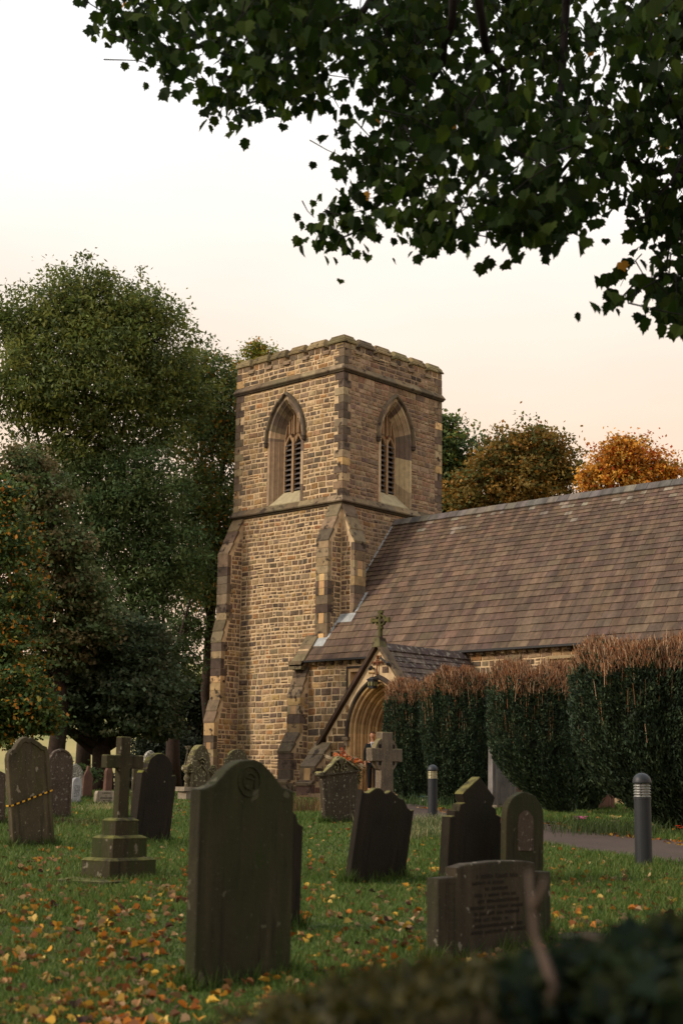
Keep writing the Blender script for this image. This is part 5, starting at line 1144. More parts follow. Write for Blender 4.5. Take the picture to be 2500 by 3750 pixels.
    bulk('cut_twigs', sh(V), 4, np.repeat(pc[r_.integers(0, 6, n)]*(.7+.5*r_.random((n, 1))), 2, 0), M['cut'], root)
    n = int(1500*R/1.05); th = r_.random(n)*6.28; z = 1-hcut*1.75*r_.random(n)**1.4; rr = rad(th, z)*(.9+.08*r_.random(n)); b = np.stack([rr*np.cos(th), rr*np.sin(th), z*H], 1)
    ax = norm(r_.normal(size=(n, 3))+np.array([0, 0, 1])); nb = norm(np.cross(ax, r_.normal(size=(n, 3)))); L_ = .03+.04*r_.random((n, 1))
    V = np.stack([b-ax*L_-nb*L_*.25, b-ax*L_+nb*L_*.25, b+ax*L_+nb*L_*.2, b+ax*L_-nb*L_*.2], 1).reshape(-1, 3)
    pc = np.array([L(c) for c in [(140, 78, 40), (110, 66, 40), (74, 56, 36), (54, 60, 36)]]); bulk('brown_sprigs', sh(V), 4, pc[r_.integers(0, 4, n)]*(.7+.6*r_.random((n, 1))), M['yew'], root)
    return root
yew('clipped yew nearest the porch, its top cut to brown twigs, hiding half the doorway', 1410, 1650, 2930, 2503, 42.5, .12, .1, 1, False)
yew('second clipped yew from the porch, brown cut top, behind the far bollard', 1545, 1835, 2948, 2464, 38.5, .13, .1, 2, False)
yew('third clipped yew, wide shaggy brown top, leaning over the grey granite headstone', 1798, 2122, 2988, 2440, 33.5, .13, .0, 3, True, .62)
yew('dark yew glimpsed in the gap low down between the third and the nearest clipped yews', 2030, 2260, 2968, 2560, 36, .1, .5, 5)
yew('nearest and largest clipped yew at the right edge behind the domed bollard', 2104, 2700, 3060, 2356, 26.5, .1, .12, 4, True, .35)
# ================================================================ overhanging foreground sycamore
random.seed(9); rng = np.random.default_rng(9)
MASK = np.array([(195, -60), (212, 30), (232, 55), (300, 78), (325, 108), (350, 120), (372, 160), (380, 188), (400, 185), (430, 182), (462, 178), (480, 205), (492, 262), (540, 268), (600, 284), (640, 285), (655, 235), (700, 255), (750, 262), (770, 300), (800, 310), (838, 318), (800, 345), (775, 340), (745, 390), (738, 440), (705, 450), (698, 500), (730, 540), (750, 570), (770, 590), (790, 560), (830, 545), (868, 558), (862, 520), (850, 490), (900, 490), (915, 530), (950, 560), (1000, 545), (1060, 530), (1100, 560), (1180, 580), (1230, 560), (1270, 530), (1370, 535), (1375, 500), (1430, 470), (1452, 430), (1470, 500), (1460, 560), (1480, 560), (1502, 600), (1510, 640), (1470, 630), (1420, 640), (1395, 690), (1385, 725), (1415, 768), (1450, 735), (1480, 700), (1510, 710), (1545, 700), (1600, 780), (1700, 700), (1750, -60)], float)
def inpoly(x, y, poly):
    c = np.zeros(len(x), bool); j = len(poly)-1
    for i in range(len(poly)):
        xi, yi = poly[i]; xj, yj = poly[j]; k = ((yi > y) != (yj > y)) & (x < (xj-xi)*(y-yi)/(yj-yi+1e-9)+xi); c ^= k; j = i
    return c
def edge_d(x, y, poly):
    d = np.full(len(x), 1e9)
    for a, b in zip(poly, np.roll(poly, -1, 0)):
        ab = b-a; t = np.clip(((x-a[0])*ab[0]+(y-a[1])*ab[1])/(ab@ab), 0, 1); d = np.minimum(d, np.hypot(x-a[0]-ab[0]*t, y-a[1]-ab[1]*t))
    return d
nA = 3600; ax_ = rng.uniform(190, 1750, nA); ay_ = rng.uniform(-60, 790, nA); k = inpoly(ax_, ay_, MASK); ax_, ay_ = ax_[k], ay_[k]
ed = edge_d(ax_, ay_, MASK); nz_ = np.sin(ax_*.021+1.3*np.sin(ay_*.017))+np.sin(ay_*.026+np.sin(ax_*.013)*1.7)+.8*np.sin((ax_+ay_)*.043)
k = (ed > 9) & (rng.random(len(ax_)) < np.clip(.24+.33*nz_+.3*(ed < 48)+.0*((ax_ > 1000) & (ay_ > 120) & (ay_ < 520)), .16, 1)); ax_, ay_, ed = ax_[k], ay_[k], ed[k]
dep = 13.5+2.4*np.sin(ax_*.006+1)*np.cos(ay_*.008)+rng.normal(size=len(ax_))*.9+(ay_-300)*-.001
AN = np.array([D(x, y, t) for x, y, t in zip(ax_, ay_, dep)])
# the crown goes on above and beyond the frame
nO = 420; ox = rng.uniform(480, 3300, nO); oy = rng.uniform(-1400, -60, nO); od = rng.uniform(12.5, 19, nO); AO = np.array([D(x, y, t) for x, y, t in zip(ox, oy, od)])
AO = np.vstack([AO, np.array([D(x, y, t) for x, y, t in zip(rng.uniform(1750, 3300, 260), rng.uniform(-60, 900, 260), rng.uniform(10, 18, 260))])])
nl = 8; ci = np.repeat(np.arange(len(AN)), nl); P = AN[ci]+rng.normal(size=(len(ci), 3))*np.minimum(.17, .05+ed[ci]*.004)[:, None]*np.array([1, 1, .8])
ci2 = np.repeat(np.arange(len(AO)), 12); P = np.vstack([P, AO[ci2]+rng.normal(size=(len(ci2), 3))*.3])
n = len(P); a = rng.random(n)*6.28; nrm = norm(np.stack([np.cos(a), np.sin(a), .1+.6*rng.random(n)], 1)); lx = norm(np.stack([rng.normal(size=n)*.45, rng.normal(size=n)*.45, -np.ones(n)], 1)); lx = norm(lx-nrm*np.sum(lx*nrm, 1)[:, None])
size = .075+.085*rng.random(n); pal = np.array([L(c) for c in [(34, 52, 12), (27, 44, 11), (42, 58, 14), (24, 38, 10), (50, 64, 15)]]); cc = pal[rng.integers(0, 5, n)]*(.75+.5*rng.random((n, 1)))
k = rng.random(n) < .003; cc[k] = L((170, 120, 40))
tb = at(3350, 2900, 15.0); tb = np.array([tb[0], tb[1], float(gz(tb[0], tb[1]))])
root = empty('sycamore_tree', tb, 0, label='huge dark sycamore crown overhanging the whole top right of the photograph', cat='tree')
leaves(P-tb, lx, nrm, size, cc, 'crown', M['mleaf'], root, curl=.12)
mb = MB(); crotch = tb+np.array([0, 0, 5.0]); mb.tube([(0, 0, -.3), (.05, 0, 2), (0, 0, 5)], [.6, .45, .4], 14); mb.build('trunk', M['barkdark'], root, smooth=True)
lm = MB(); lines = [[(1050, -150), (1040, 0), (1020, 100), (985, 190), (930, 290), (860, 390), (800, 440)], [(1100, -100), (1115, 110), (1155, 160), (1160, 250), (1120, 340), (1090, 400)], [(1310, -120), (1300, 0), (1290, 180), (1285, 280), (1330, 345), (1400, 365), (1500, 390), (1600, 400)], [(1480, -100), (1480, 0), (1490, 100), (1510, 190), (1568, 300), (1620, 400)],
        [(880, -90), (850, 0), (800, 60), (650, 110), (520, 180)], [(730, -80), (700, 0), (560, 60), (400, 120), (330, 70)], [(980, 350), (930, 420), (860, 480), (800, 540), (770, 575)], [(1640, 560), (1568, 590), (1500, 640), (1430, 680), (1400, 710)], [(1290, 300), (1200, 350), (1130, 380), (1060, 440)], [(1330, 345), (1270, 420), (1180, 500), (1120, 520)], [(930, 290), (1000, 380), (1020, 450), (960, 530)], [(700, 60), (640, 160), (600, 230), (560, 260)], [(1500, 150), (1440, 320), (1380, 420), (1340, 500)], [(1568, 300), (1540, 420), (1480, 500), (1440, 520)]]
for ln_ in lines:
    pts = [D(x, y, 13.6+.5*math.sin(i+x*.01)) for i, (x, y) in enumerate(ln_)]; f = []
    for p, q in zip(pts, pts[1:]): f += [p, (p+q)/2+rng.normal(size=3)*.03]
    f.append(pts[-1]); n_ = len(f); r0 = .045 if ln_[0][1] < 0 else .02
    lm.tube([p-tb for p in f], [r0*(1-.75*i/n_) for i in range(n_)], 6)
for s_ in [(1050, -150), (1100, -100), (1310, -120), (1480, -100), (880, -90), (730, -80), (1640, 560)]:
    e = D(*s_, 13.6); m1 = (crotch+e)/2+np.array([0, 0, 4.5 if s_[1] < 0 else .3]); lm.tube([crotch-tb, m1-tb, e+(0, 0, .5 if s_[1] < 0 else 0)-tb, e-tb], [.2, .1, .05, .04], 8)
for i in range(0, len(AN)):
    p = AN[i]; u = p+np.array([rng.normal()*.2, rng.normal()*.2, .1+.2*rng.random()]); lm.tube([u-tb, (u+p)/2+rng.normal(size=3)*.02-tb, p-tb], [.007, .005, .003], 4, cap=False)
for i in range(len(AO)):
    p = AO[i]; u = p+rng.normal(size=3)*.2+np.array([0, 0, .3]); lm.tube([u-tb, p-tb], [.009, .004], 4, cap=False)
lm.build('limbs', M['barkdark'], root, smooth=True)
# ================================================================ foreground mossy wall with ivy
random.seed(3); rng = np.random.default_rng(3)
wm = mat_grave('mossy_wall_stone', L((44, 37, 28)), L((40, 38, 14)), .85, .78, 9, L((66, 60, 50)), topmoss=L((50, 47, 16)))
WL = [D(260, 2470, 2.6), D(620, 2330, 2.5), D(850, 2262, 2.4), D(1050, 2235, 2.35), D(1300, 2238, 2.3), D(1700, 2215, 2.2), D(2100, 2200, 2.15)]
wr = empty('stone_wall', (WL[3][0], WL[3][1], 0), 0, label='low mossy dry-stone wall, out of focus, along the bottom of the photograph', cat='wall')
w0 = np.array(wr.location); mb = MB()
for i in range(len(WL)-1):
    a, b_ = WL[i], WL[i+1]; L_ = np.linalg.norm(b_-a); k = max(1, int(L_/.22)); dv = (b_-a)/L_; inn = np.array([-HD[0], -HD[1], 0])
    for j in range(k):
        p = a+(b_-a)*j/k; q = a+(b_-a)*(j+1)/k
        for lay, (zt, th) in enumerate(((0, .1), (-.11, .13), (-.25, .14), (-.4, .16))):
            o = [rng.normal()*.018 for _ in range(6)]; z1 = zt+o[0]; z0 = zt-th+.004
            w_ = .34+.03*lay
            mb.hexa([(x[0], x[1], x[2]) for x in (p+inn*0+(0, 0, z0), q+(0, 0, z0), q+inn*w_+(0, 0, z0), p+inn*w_+(0, 0, z0), p+inn*.02+(0, 0, z1), q+inn*.02+(0, 0, z1+o[1]), q+inn*(w_-.02)+(0, 0, z1+o[2]), p+inn*(w_-.02)+(0, 0, z1+o[3]))])
    lo = .5; q = [a, b_, b_-HDV*.38 if False else b_+np.array([-HD[0], -HD[1], 0])*.4, a+np.array([-HD[0], -HD[1], 0])*.4]
    mb.hexa([(x[0], x[1], -.2) for x in q]+[(x[0], x[1], x[2]-.5) for x in q])
mb.v = [(x-w0[0], y-w0[1], z-w0[2]) for x, y, z in mb.v]; mb.build('stones', wm, wr, bevel=.015)
n = 2600; tt = rng.random(n)*(len(WL)-1); i = tt.astype(int); f = (tt-i)[:, None]; WLa = np.array(WL); P = WLa[i]*(1-f)+WLa[i+1]*f+np.array([-HD[0], -HD[1], 0])*(rng.random((n, 1))*.38)+np.array([0, 0, .012])+rng.normal(size=(n, 3))*.008
a = unit(n)*np.array([1, 1, .4])+np.array([0, 0, .8]); V = np.stack([P-unit(n)*.012, P+unit(n)*.012, P+norm(a)*.03], 1).reshape(-1, 3)-w0
bulk('moss', V, 3, np.array([L((52, 50, 16)), L((40, 40, 14)), L((66, 60, 22))])[rng.integers(0, 3, n)], M['grassb'], wr)
IVY = np.array([(0, -.4), (.35, -.45), (.3, -.1), (.5, .05), (.2, .15), (0, .6), (-.2, .15), (-.5, .05), (-.3, -.1), (-.35, -.45)])
iv = []
for k, (x, y, r_, t) in enumerate([(1340, 2240, 75, 2.2), (1450, 2225, 90, 2.15), (1545, 2205, 95, 2.1), (1580, 2250, 140, 2.0), (1400, 2280, 110, 2.0), (1250, 2290, 90, 2.0), (1480, 2330, 130, 1.9), (1190, 2250, 40, 2.15), (1660, 2200, 120, 2.1)]):
    c = D(x, y, t); R = r_*1.594*t/FPX; n = int(r_*3.2); d = unit(n); iv.append(c+d*R*(rng.random((n, 1))**.4)*np.array([1, 1.2, .9]))
P = np.vstack(iv); n = len(P); ir = empty('ivy', (P[:, 0].mean(), P[:, 1].mean(), .6), 0, label='heap of dark ivy leaves spilling over the near wall at bottom right', cat='ivy'); i0 = np.array(ir.location)
nr = norm(unit(n)+np.array([0, 0, .6])-np.array([HD[0], HD[1], 0])*.5); ax = norm(np.cross(nr, unit(n))); sd = np.cross(ax, nr); sz = (.035+.03*rng.random(n))[:, None, None]
V = (P[:, None]+(sd[:, None]*IVY[None, :, :1]+ax[:, None]*IVY[None, :, 1:])*sz).reshape(-1, 3)-i0
cc = np.array([L(c) for c in [(26, 40, 24), (32, 46, 24), (24, 38, 30), (44, 50, 22), (34, 44, 20), (30, 42, 34)]])[rng.integers(0, 6, n)]*(.7+.5*rng.random((n, 1)))
bulk('ivy_leaves', V, 10, cc, M['mleaf'], ir)
mb = MB()
for (x0, y0, x1, y1) in ((1245, 2010, 1238, 2150), ): pass
stem = [D(1262, 2330, 1.95), D(1268, 2260, 1.95), D(1250, 2205, 1.97), D(1228, 2150, 2.0), D(1222, 2090, 2.0), D(1215, 2040, 2.03), D(1212, 2000, 2.05)]
mb.tube([p-i0 for p in stem], [.010, .009, .007, .005, .004, .003, .002], 8); mb.tube([D(1222, 2090, 2.0)-i0, D(1246, 2040, 2.0)-i0, D(1252, 2012, 2.0)-i0], [.006, .004, .002], 6)
for k in range(40):
    p, q = P[rng.integers(n)], P[rng.integers(n)]
    if np.linalg.norm(p-q) < .25: mb.tube([p-i0, (p+q)/2-i0+rng.normal(size=3)*.02, q-i0], .003, 5)
mb.build('woody_stem', mat_plain('pale_stem', L((74, 60, 50)), .9), ir, smooth=True)
mb = MB(); c = D(1215, 2080, 2.0); n_ = 24
ctr = [D(1214+6*math.sin(k), 2040+3.0*k, 2.01+.01*(k % 3)) for k in range(n_)]
# ================================================================ flowers
def flower_cluster(name, label, px, py, n, spread, r, cols, zoff=.15, pot=None):
    P, t = gnd(px, py); root = empty(name, P, 0, label=label, cat='flowers')
    for k in range(n):
        mb = MB(); c = np.array([rng.normal()*spread, rng.normal()*spread, zoff+rng.random()*spread]); col = cols[k % len(cols)]
        for j in range(7):
            a = j*.9+k; mb.mesh([c, c+r*np.array([math.cos(a), math.sin(a), .35]), c+r*1.1*np.array([math.cos(a+.5), math.sin(a+.5), .2]), c+r*np.array([math.cos(a+.95), math.sin(a+.95), .35])], [(0, 1, 2, 3)], jit(col, .2))
        mb.tube([c, c*np.array([.3, .3, 0])], .004, 4, L((46, 66, 34))); mb.build('bloom', M['leaf'], root)
    if pot:
        mb = MB(); mb.lathe([(.06, 0), (.09, zoff*.9), (.08, zoff*.9), (.05, .02)], 14, L(pot)); mb.build('pot', M['dressed'], root)
flower_cluster('flowers', 'blue and white flowers in a pale pot beside the far bollard', 1552, 2940, 9, .07, .055, [L((40, 110, 170)), L((30, 84, 140)), L((220, 220, 215))], .13, (170, 160, 140))
flower_cluster('flowers', 'single cream rose low in the grass right of the far bollard', 1608, 2945, 2, .02, .06, [L((220, 184, 140))], .06)
flower_cluster('flowers', 'bright pink flowers beside the small upright kerb block', 2138, 3017, 9, .045, .04, [L((226, 120, 168)), L((236, 150, 190))], .09)
flower_cluster('flowers', 'pale yellow flowers on a small stone under the right-hand yew', 2252, 3020, 6, .06, .05, [L((224, 206, 140))], .1, (150, 136, 112))
flower_cluster('flowers', 'orange-red flowers cut off by the right edge below the largest yew', 2497, 3062, 6, .06, .05, [L((214, 84, 40)), L((200, 60, 36))], .12)
flower_cluster('flowers', 'tiny red flowers in the grass between the far bollard and the pointed gravestone', 1672, 2945, 4, .06, .04, [L((150, 40, 34))], .1)
# wedding flower arrangement on a pedestal
c = on(1260, 2788, 1, -7.2); zg = float(gz(c[0], c[1])); fr_ = empty('flower_arrangement', (c[0], c[1], zg), 0, label='large arrangement of orange and peach blooms with cream pampas beside the porch', cat='flower arrangement')
hz_ = c[2]-zg
mb = MB(); mb.lathe([(.2, 0), (.2, .05), (.05, .1), (.045, hz_-.35), (.14, hz_-.3), (.18, hz_-.08), (0, hz_-.08)], 16, L((60, 52, 44))); mb.build('pedestal', M['dressed'], fr_, smooth=True)
R2 = np.array([RD[0], RD[1], 0]); Z3 = np.array([0, 0, 1.]); TD = np.array([HD[0], HD[1], 0])
for k in range(46):
    u = random.uniform(-.28, .5); v = .14*math.cos(u*3)*random.uniform(-1, 1)-.22*u; w = random.uniform(-.2, .2); cc_ = R2*u+Z3*(hz_+.08+v)+TD*w
    mb = MB(); r_ = random.choice((.035, .05, .065)); col = random.choice([L((206, 96, 44)), L((230, 150, 100)), L((236, 186, 150)), L((190, 70, 34)), L((226, 130, 70)), L((240, 210, 180))])
    for ring, (rr, zz) in enumerate(((1, .0), (.62, .35), (.3, .55))):
        for j in range(6):
            a = j*1.047+ring*.5; f = lambda an, q: cc_-TD*r_*zz+(R2*math.cos(an)+Z3*math.sin(an))*r_*q-TD*.25*r_*(q > rr*.8)
            mb.mesh([cc_-TD*r_*zz*.8, f(a, rr), f(a+.52, rr*1.12), f(a+1.05, rr)], [(0, 1, 2, 3)], jit(col, .2))
    mb.build('bloom', M['leaf'], fr_)
fol = []; fc_ = []
for k in range(900):
    u = rng.normal()*.26+.12; v = rng.normal()*.12-.25*u; fol.append(R2*u+Z3*(hz_+v)+TD*rng.normal()*.15); fc_.append(random.choice([L((62, 84, 44)), L((46, 68, 40)), L((130, 70, 36)), L((90, 96, 60))]))
for k in range(260): u = .42+rng.normal()*.06; fol.append(R2*u+Z3*(hz_-.15-rng.random()*.55)+TD*rng.normal()*.06); fc_.append(L((34, 60, 34)))
fol = np.array(fol); n = len(fol); a1 = unit(n); b1 = norm(np.cross(a1, unit(n))); V = np.stack([fol-a1*.035, fol+b1*.012, fol+a1*.035, fol-b1*.012], 1).reshape(-1, 3); bulk('greenery', V, 4, np.array(fc_), M['leaf'], fr_)
for sx, dirs in ((1, [(.62, -.1), (.66, -.16), (.6, -.22)]), (-1, [(-.62, .2), (-.56, .1), (-.6, .14)])):
    for (du, dz_) in dirs:
        mb = MB(); s0 = R2*(.25*sx)+Z3*(hz_-.02*sx); e = R2*du+Z3*(hz_+dz_)-TD*.1; mb.tube([s0, s0*.4+e*.6, e], [.004, .035, .004], 6, L((226, 206, 170))); mb.build('pampas_plume', M['leaf'], fr_)
for k in range(5):
    mb = MB(); s0 = R2*-.05+Z3*hz_; e = R2*(-.1+.03*k)+Z3*(hz_+.4-.03*k)
    for j in range(14): p = s0+(e-s0)*(j/13)+unit(1)[0]*.02; mb.tube([p, p+unit(1)[0]*.04], .012, 5, jit(L((206, 96, 56)), .2))
    mb.build('flower_spike', M['leaf'], fr_)
# wooden easel against the wall beside the porch buttress
e0 = on(1140, 2905, 1, -3.6); e1 = on(1168, 2758, 1, -3.2); ez = float(gz(e0[0], e0[1])); er = empty('wooden_easel', (e0[0], e0[1], ez), 0, label='orange wooden easel standing in the corner behind the porch buttress', cat='easel')
o = np.array(er.location); om = mat_plain('orange_wood', L((178, 108, 44)), .6, nscale=12)
for dx, dy in ((0, 0), (.5, 0), (.25, .4)): mb = MB(); f = np.array([dx, dy, -.02]); tp_ = (e1-o)+np.array([.15-dx*.1, .1, 0]); mb.tube([f, tp_], .025, 4); mb.build('leg', om, er)
mb = MB(); mb.tube([(.0, .0, .5), (.52, 0.02, .5)], .025, 4); mb.tube([(.08, .02, 1.1), (.45, .02, 1.1)], .02, 4); mb.build('ledge', om, er)
mb = MB(); mb.tube([D(100.6, 1668, 44)*0+np.array([0, 0, 0]), (0, 0, 1.9)], .05, 6, L((190, 150, 90)))
ps = at(285.5, 2772, 92); post = mb.build('marker_post', M['dressed']); post.location = (ps[0], ps[1], ps[2]-.9); tag(post, 'thin pale marker post out on the distant pasture', 'post')
# ================================================================ the person in the doorway
random.seed(4)
def skin(name, joints, edges, mat, parent, sub=2, root=0, smooth=True, **k):
    me = bpy.data.meshes.new(name); me.from_pydata([j[:3] for j in joints], edges, []); me.materials.append(mat); o = link(name, me, parent, **k)
    md = o.modifiers.new('skin', 'SKIN'); md.use_smooth_shade = smooth
    for i, j in enumerate(joints):
        v = me.skin_vertices[0].data[i]; r_ = j[3] if isinstance(j[3], tuple) else (j[3], j[3]); v.radius = r_; v.use_root = (i == root)
    s = o.modifiers.new('subsurf', 'SUBSURF'); s.levels = sub; s.render_levels = sub; return o
pp_ = on(1362, 2899, 1, -5.62); pp_[2] = 1.272
per = empty('person', pp_, math.radians(38), label='young man in a black suit, white shirt and dark tie standing in the porch doorway', cat='person')
mskin = mat_plain('skin', L((206, 150, 118)), .6, var=.06, bump=.02); mhair = mat_plain('brown_hair', L((92, 62, 40)), .7, nscale=40, var=.4, bump=.8)
msuit = mat_plain('black_suit', L((26, 28, 30)), .85, var=.2, nscale=14); mshirt = mat_plain('white_shirt', L((224, 222, 220)), .8, var=.05); mtie = mat_plain('dark_blue_tie', L((30, 40, 62)), .6); mshoe = mat_plain('brown_shoe', L((78, 44, 28)), .45)
# local frame: faces -Y, +X is his left (picture right)
J = [(0, .0, .95, (.14, .10)), (0, .0, 1.15, (.13, .09)), (0, .0, 1.36, (.17, .10)), (0, .0, 1.5, (.06, .06)), (0, -.01, 1.58, (.055, .06)), (0, -.02, 1.645, (.068, .082)), (0, -.02, 1.72, (.074, .09)), (0, -.01, 1.775, (.06, .075)),
     (-.18, 0, 1.42, .06), (-.235, .02, 1.14, .042), (-.225, -.03, .9, .032), (.18, 0, 1.42, .06), (.235, .02, 1.14, .042), (.2, -.05, .9, .032),
     (-.09, 0, .9, .085), (-.085, -.01, .5, .06), (-.09, .01, .09, .04), (-.095, -.12, .03, .035), (.09, 0, .9, .085), (.095, -.01, .5, .06), (.1, .01, .09, .04), (.11, -.12, .03, .035)]
E_ = [(0, 1), (1, 2), (2, 3), (3, 4), (4, 5), (5, 6), (6, 7), (2, 8), (8, 9), (9, 10), (2, 11), (11, 12), (12, 13), (0, 14), (14, 15), (15, 16), (16, 17), (0, 18), (18, 19), (19, 20), (20, 21)]
for sx, (hx, hy, hz2) in ((-1, (-.225, -.03, .9)), (1, (.2, -.05, .9))):   # palms with five separate fingers
    k = len(J); J.append((hx, hy-.01, hz2-.07, (.018, .034))); E_.append((10 if sx < 0 else 13, k)); pk = k
    for q, (dy, ln2) in enumerate(((-.028, .075), (-.010, .085), (.008, .08), (.025, .062))):
        k = len(J); J += [(hx, hy-.01+dy, hz2-.11, .0095), (hx-.008*sx, hy-.01+dy, hz2-.11-ln2*.55, .0085), (hx-.02*sx, hy-.012+dy, hz2-.11-ln2, .007)]; E_ += [(pk, k), (k, k+1), (k+1, k+2)]
    k = len(J); J += [(hx-.01*sx, hy-.05, hz2-.075, .011), (hx-.02*sx, hy-.062, hz2-.115, .009)]; E_ += [(pk, k), (k, k+1)]
body = skin('body', J, E_, mskin, per)
# face details
mb = MB()
mb.lathe([(0, 1.62), (.045, 1.63), (.07, 1.665), (.078, 1.71), (.076, 1.75), (.06, 1.785), (.03, 1.8), (0, 1.803)], 20, ctr=(0, -.028))
mb.v = [(x, (y+.028)*1.16-.028, z) for x, y, z in mb.v]
mb.hexa([(-.012, -.13, 1.682), (.012, -.13, 1.682), (.008, -.105, 1.682), (-.008, -.105, 1.682), (-.006, -.112, 1.722), (.006, -.112, 1.722), (.006, -.1, 1.722), (-.006, -.1, 1.722)])
for s in (-1, 1): mb.tube([(s*.078, -.02, 1.695), (s*.084, -.01, 1.72)], .014, 6)
mb.build('face', mskin, per, smooth=True)
mb = MB()
for s in (-1, 1): mb.tube([(s*.04, -.108, 1.737), (s*.018, -.117, 1.739)], .005, 5); mb.tube([(s*.036, -.109, 1.722), (s*.022, -.114, 1.722)], .006, 5)
mb.tube([(-.022, -.112, 1.664), (.022, -.112, 1.664)], .005, 5); mb.build('features', mat_plain('brow', L((70, 42, 30)), .8), per)
mb = MB()
for k in range(90):
    a = random.uniform(0, 6.28); e = random.uniform(.05, 1.15); r_ = .082; c = np.array([r_*math.sin(e)*math.cos(a), -.02+r_*1.15*math.sin(e)*math.sin(a), 1.735+.085*math.cos(e)])
    if c[1] < -.075 and c[2] < 1.772: continue
    mb.tube([c, c+np.array([random.uniform(-.02, .02), random.uniform(-.02, .02), .018])], [.017, .008], 6)
mb.build('hair', mhair, per, smooth=True)
skin('jacket', [(0, .005, .84, (.175, .125)), (0, 0, 1.0, (.165, .118)), (0, 0, 1.15, (.155, .112)), (0, 0, 1.34, (.19, .12)), (0, .01, 1.455, (.11, .075)), (-.175, .005, 1.415, .078), (-.235, .015, 1.16, .06), (-.228, -.02, .91, .048), (.175, .005, 1.415, .078), (.235, .015, 1.16, .06), (.205, -.035, .91, .048)],
     [(0, 1), (1, 2), (2, 3), (3, 4), (3, 5), (5, 6), (6, 7), (3, 8), (8, 9), (9, 10)], msuit, per)
skin('trousers', [(0, 0, .9, (.15, .11)), (-.09, 0, .82, .095), (-.09, -.005, .48, .075), (-.093, .005, .08, .062), (.09, 0, .82, .095), (.098, -.005, .48, .075), (.102, .005, .08, .062)], [(0, 1), (1, 2), (2, 3), (0, 4), (4, 5), (5, 6)], msuit, per)
mb = MB(); mb.mesh([(-.055, -.122, 1.47), (.055, -.122, 1.47), (.0, -.142, 1.17), (-.07, -.06, 1.515), (.07, -.06, 1.515)], [(0, 2, 1), (0, 1, 4, 3)]); mb.tube([(-.06, -.03, 1.5), (-.045, -.08, 1.505), (0, -.105, 1.485), (.045, -.08, 1.505), (.06, -.03, 1.5)], .014, 6)
mb.build('shirt', mshirt, per); mb = MB(); mb.hexa([(-.014, -.136, 1.475), (.014, -.136, 1.475), (.012, -.12, 1.475), (-.012, -.12, 1.475), (-.018, -.134, 1.5), (.018, -.134, 1.5), (.015, -.11, 1.5), (-.015, -.11, 1.5)]); mb.mesh([(-.012, -.137, 1.475), (.012, -.137, 1.475), (.022, -.15, 1.2), (0, -.152, 1.16), (-.022, -.15, 1.2)], [(0, 1, 2, 3, 4)]); mb.build('tie', mtie, per)
mb = MB()
for s in (-1, 1): mb.mesh([(s*.05, -.115, 1.5), (s*.1, -.118, 1.44), (s*.075, -.134, 1.38), (s*.004, -.15, 1.15), (s*.012, -.152, 1.22)], [(0, 1, 2, 3, 4)])
mb.build('lapel', msuit, per)
for s in (-1, 1):
    mb = MB(); mb.hexa([(s*.1-.045, -.2, 0), (s*.1+.045, -.2, 0), (s*.1+.04, .07, 0), (s*.1-.04, .07, 0), (s*.1-.035, -.18, .045), (s*.1+.035, -.18, .045), (s*.1+.035, .06, .085), (s*.1-.035, .06, .085)]); mb.build('shoe', mshoe, per, bevel=.012)
# ================================================================ sky, sun
w = bpy.data.worlds.new('World'); S.world = w; w.use_nodes = True; nt = w.node_tree; nt.nodes.clear()
o = nt.nodes.new('ShaderNodeOutputWorld'); bg = nt.nodes.new('ShaderNodeBackground'); sky = nt.nodes.new('ShaderNodeTexSky'); sky.sky_type = 'NISHITA'; sky.sun_disc = False
SEL, SAZ = math.radians(30), math.radians(212)       # azimuth clockwise from north
sky.sun_elevation = SEL; sky.sun_rotation = SAZ
tc = nt.nodes.new('ShaderNodeTexCoord'); sp = nt.nodes.new('ShaderNodeSeparateXYZ'); nt.links.new(tc.outputs['Generated'], sp.inputs[0])
rp = nt.nodes.new('ShaderNodeValToRGB'); nt.links.new(sp.outputs[2], rp.inputs[0]); e = rp.color_ramp.elements
e[0].position = 0; e[0].color = (.9, .64, .45, 1); e[1].position = .62; e[1].color = (.96, .98, 1.02, 1)
for p_, c_ in ((.16, (.88, .63, .455, 1)), (.24, (.9, .715, .56, 1)), (.32, (.925, .83, .725, 1)), (.41, (.95, .91, .86, 1)), (.5, (.95, .94, .93, 1))):
    x = e.new(p_); x.color = c_
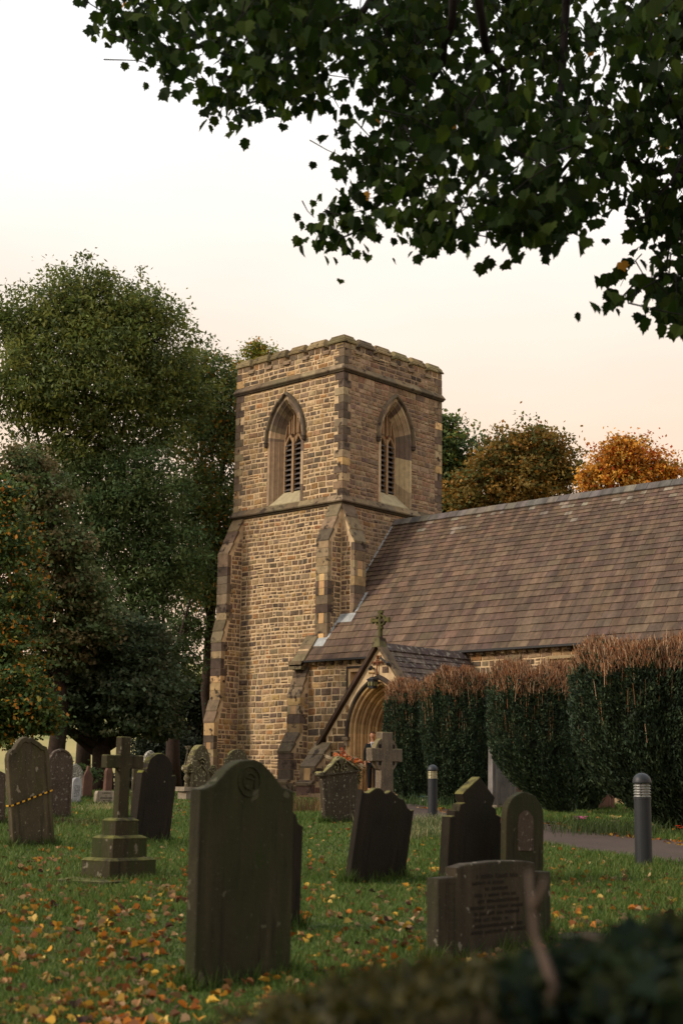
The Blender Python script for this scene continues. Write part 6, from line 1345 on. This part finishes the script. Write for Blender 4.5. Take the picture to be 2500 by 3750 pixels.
ns = nt.nodes.new('ShaderNodeTexNoise'); ns.inputs['Scale'].default_value = 2.2; ns.inputs['Detail'].default_value = 5; mp = nt.nodes.new('ShaderNodeMapping'); mp.inputs['Scale'].default_value = (1, 1, 3); nt.links.new(tc.outputs['Generated'], mp.inputs[0]); nt.links.new(mp.outputs[0], ns.inputs['Vector'])
r2 = nt.nodes.new('ShaderNodeValToRGB'); r2.color_ramp.elements[0].color = (.965, .945, .925, 1); r2.color_ramp.elements[1].color = (1.07, 1.08, 1.09, 1); r2.color_ramp.elements[0].position = .35; r2.color_ramp.elements[1].position = .65; nt.links.new(ns.outputs['Fac'], r2.inputs[0])
mu = nt.nodes.new('ShaderNodeMix'); mu.data_type = 'RGBA'; mu.blend_type = 'MULTIPLY'; mu.inputs['Factor'].default_value = 1; nt.links.new(rp.outputs[0], mu.inputs['A']); nt.links.new(r2.outputs[0], mu.inputs['B'])
sc_ = nt.nodes.new('ShaderNodeMix'); sc_.data_type = 'RGBA'; sc_.blend_type = 'MULTIPLY'; sc_.inputs['Factor'].default_value = 1; sc_.inputs['B'].default_value = (12.2, 12.2, 12.2, 1); nt.links.new(mu.outputs['Result'], sc_.inputs['A'])
mx_ = nt.nodes.new('ShaderNodeMix'); mx_.data_type = 'RGBA'; mx_.inputs['Factor'].default_value = .93; nt.links.new(sky.outputs[0], mx_.inputs['A']); nt.links.new(sc_.outputs['Result'], mx_.inputs['B'])
nt.links.new(mx_.outputs['Result'], bg.inputs[0]); bg.inputs['Strength'].default_value = .1; nt.links.new(bg.outputs[0], o.inputs[0])
sl_ = bpy.data.lights.new('sun', 'SUN'); sl_.energy = 3.2; sl_.angle = math.radians(9); sl_.color = (1, .86, .70); so = bpy.data.objects.new('sun', sl_); COL.objects.link(so)
sdir = Vector((math.sin(SAZ)*math.cos(SEL), math.cos(SAZ)*math.cos(SEL), math.sin(SEL))); so.rotation_euler = sdir.to_track_quat('Z', 'Y').to_euler()
S.view_settings.view_transform = 'Standard'; S.view_settings.look = 'None'; S.view_settings.exposure = 0; S.view_settings.gamma = 1
S.cycles.max_bounces = 6; S.cycles.diffuse_bounces = 3; S.cycles.transmission_bounces = 3; S.cycles.use_denoising = True
S.cycles.caustics_reflective = False; S.cycles.caustics_refractive = False
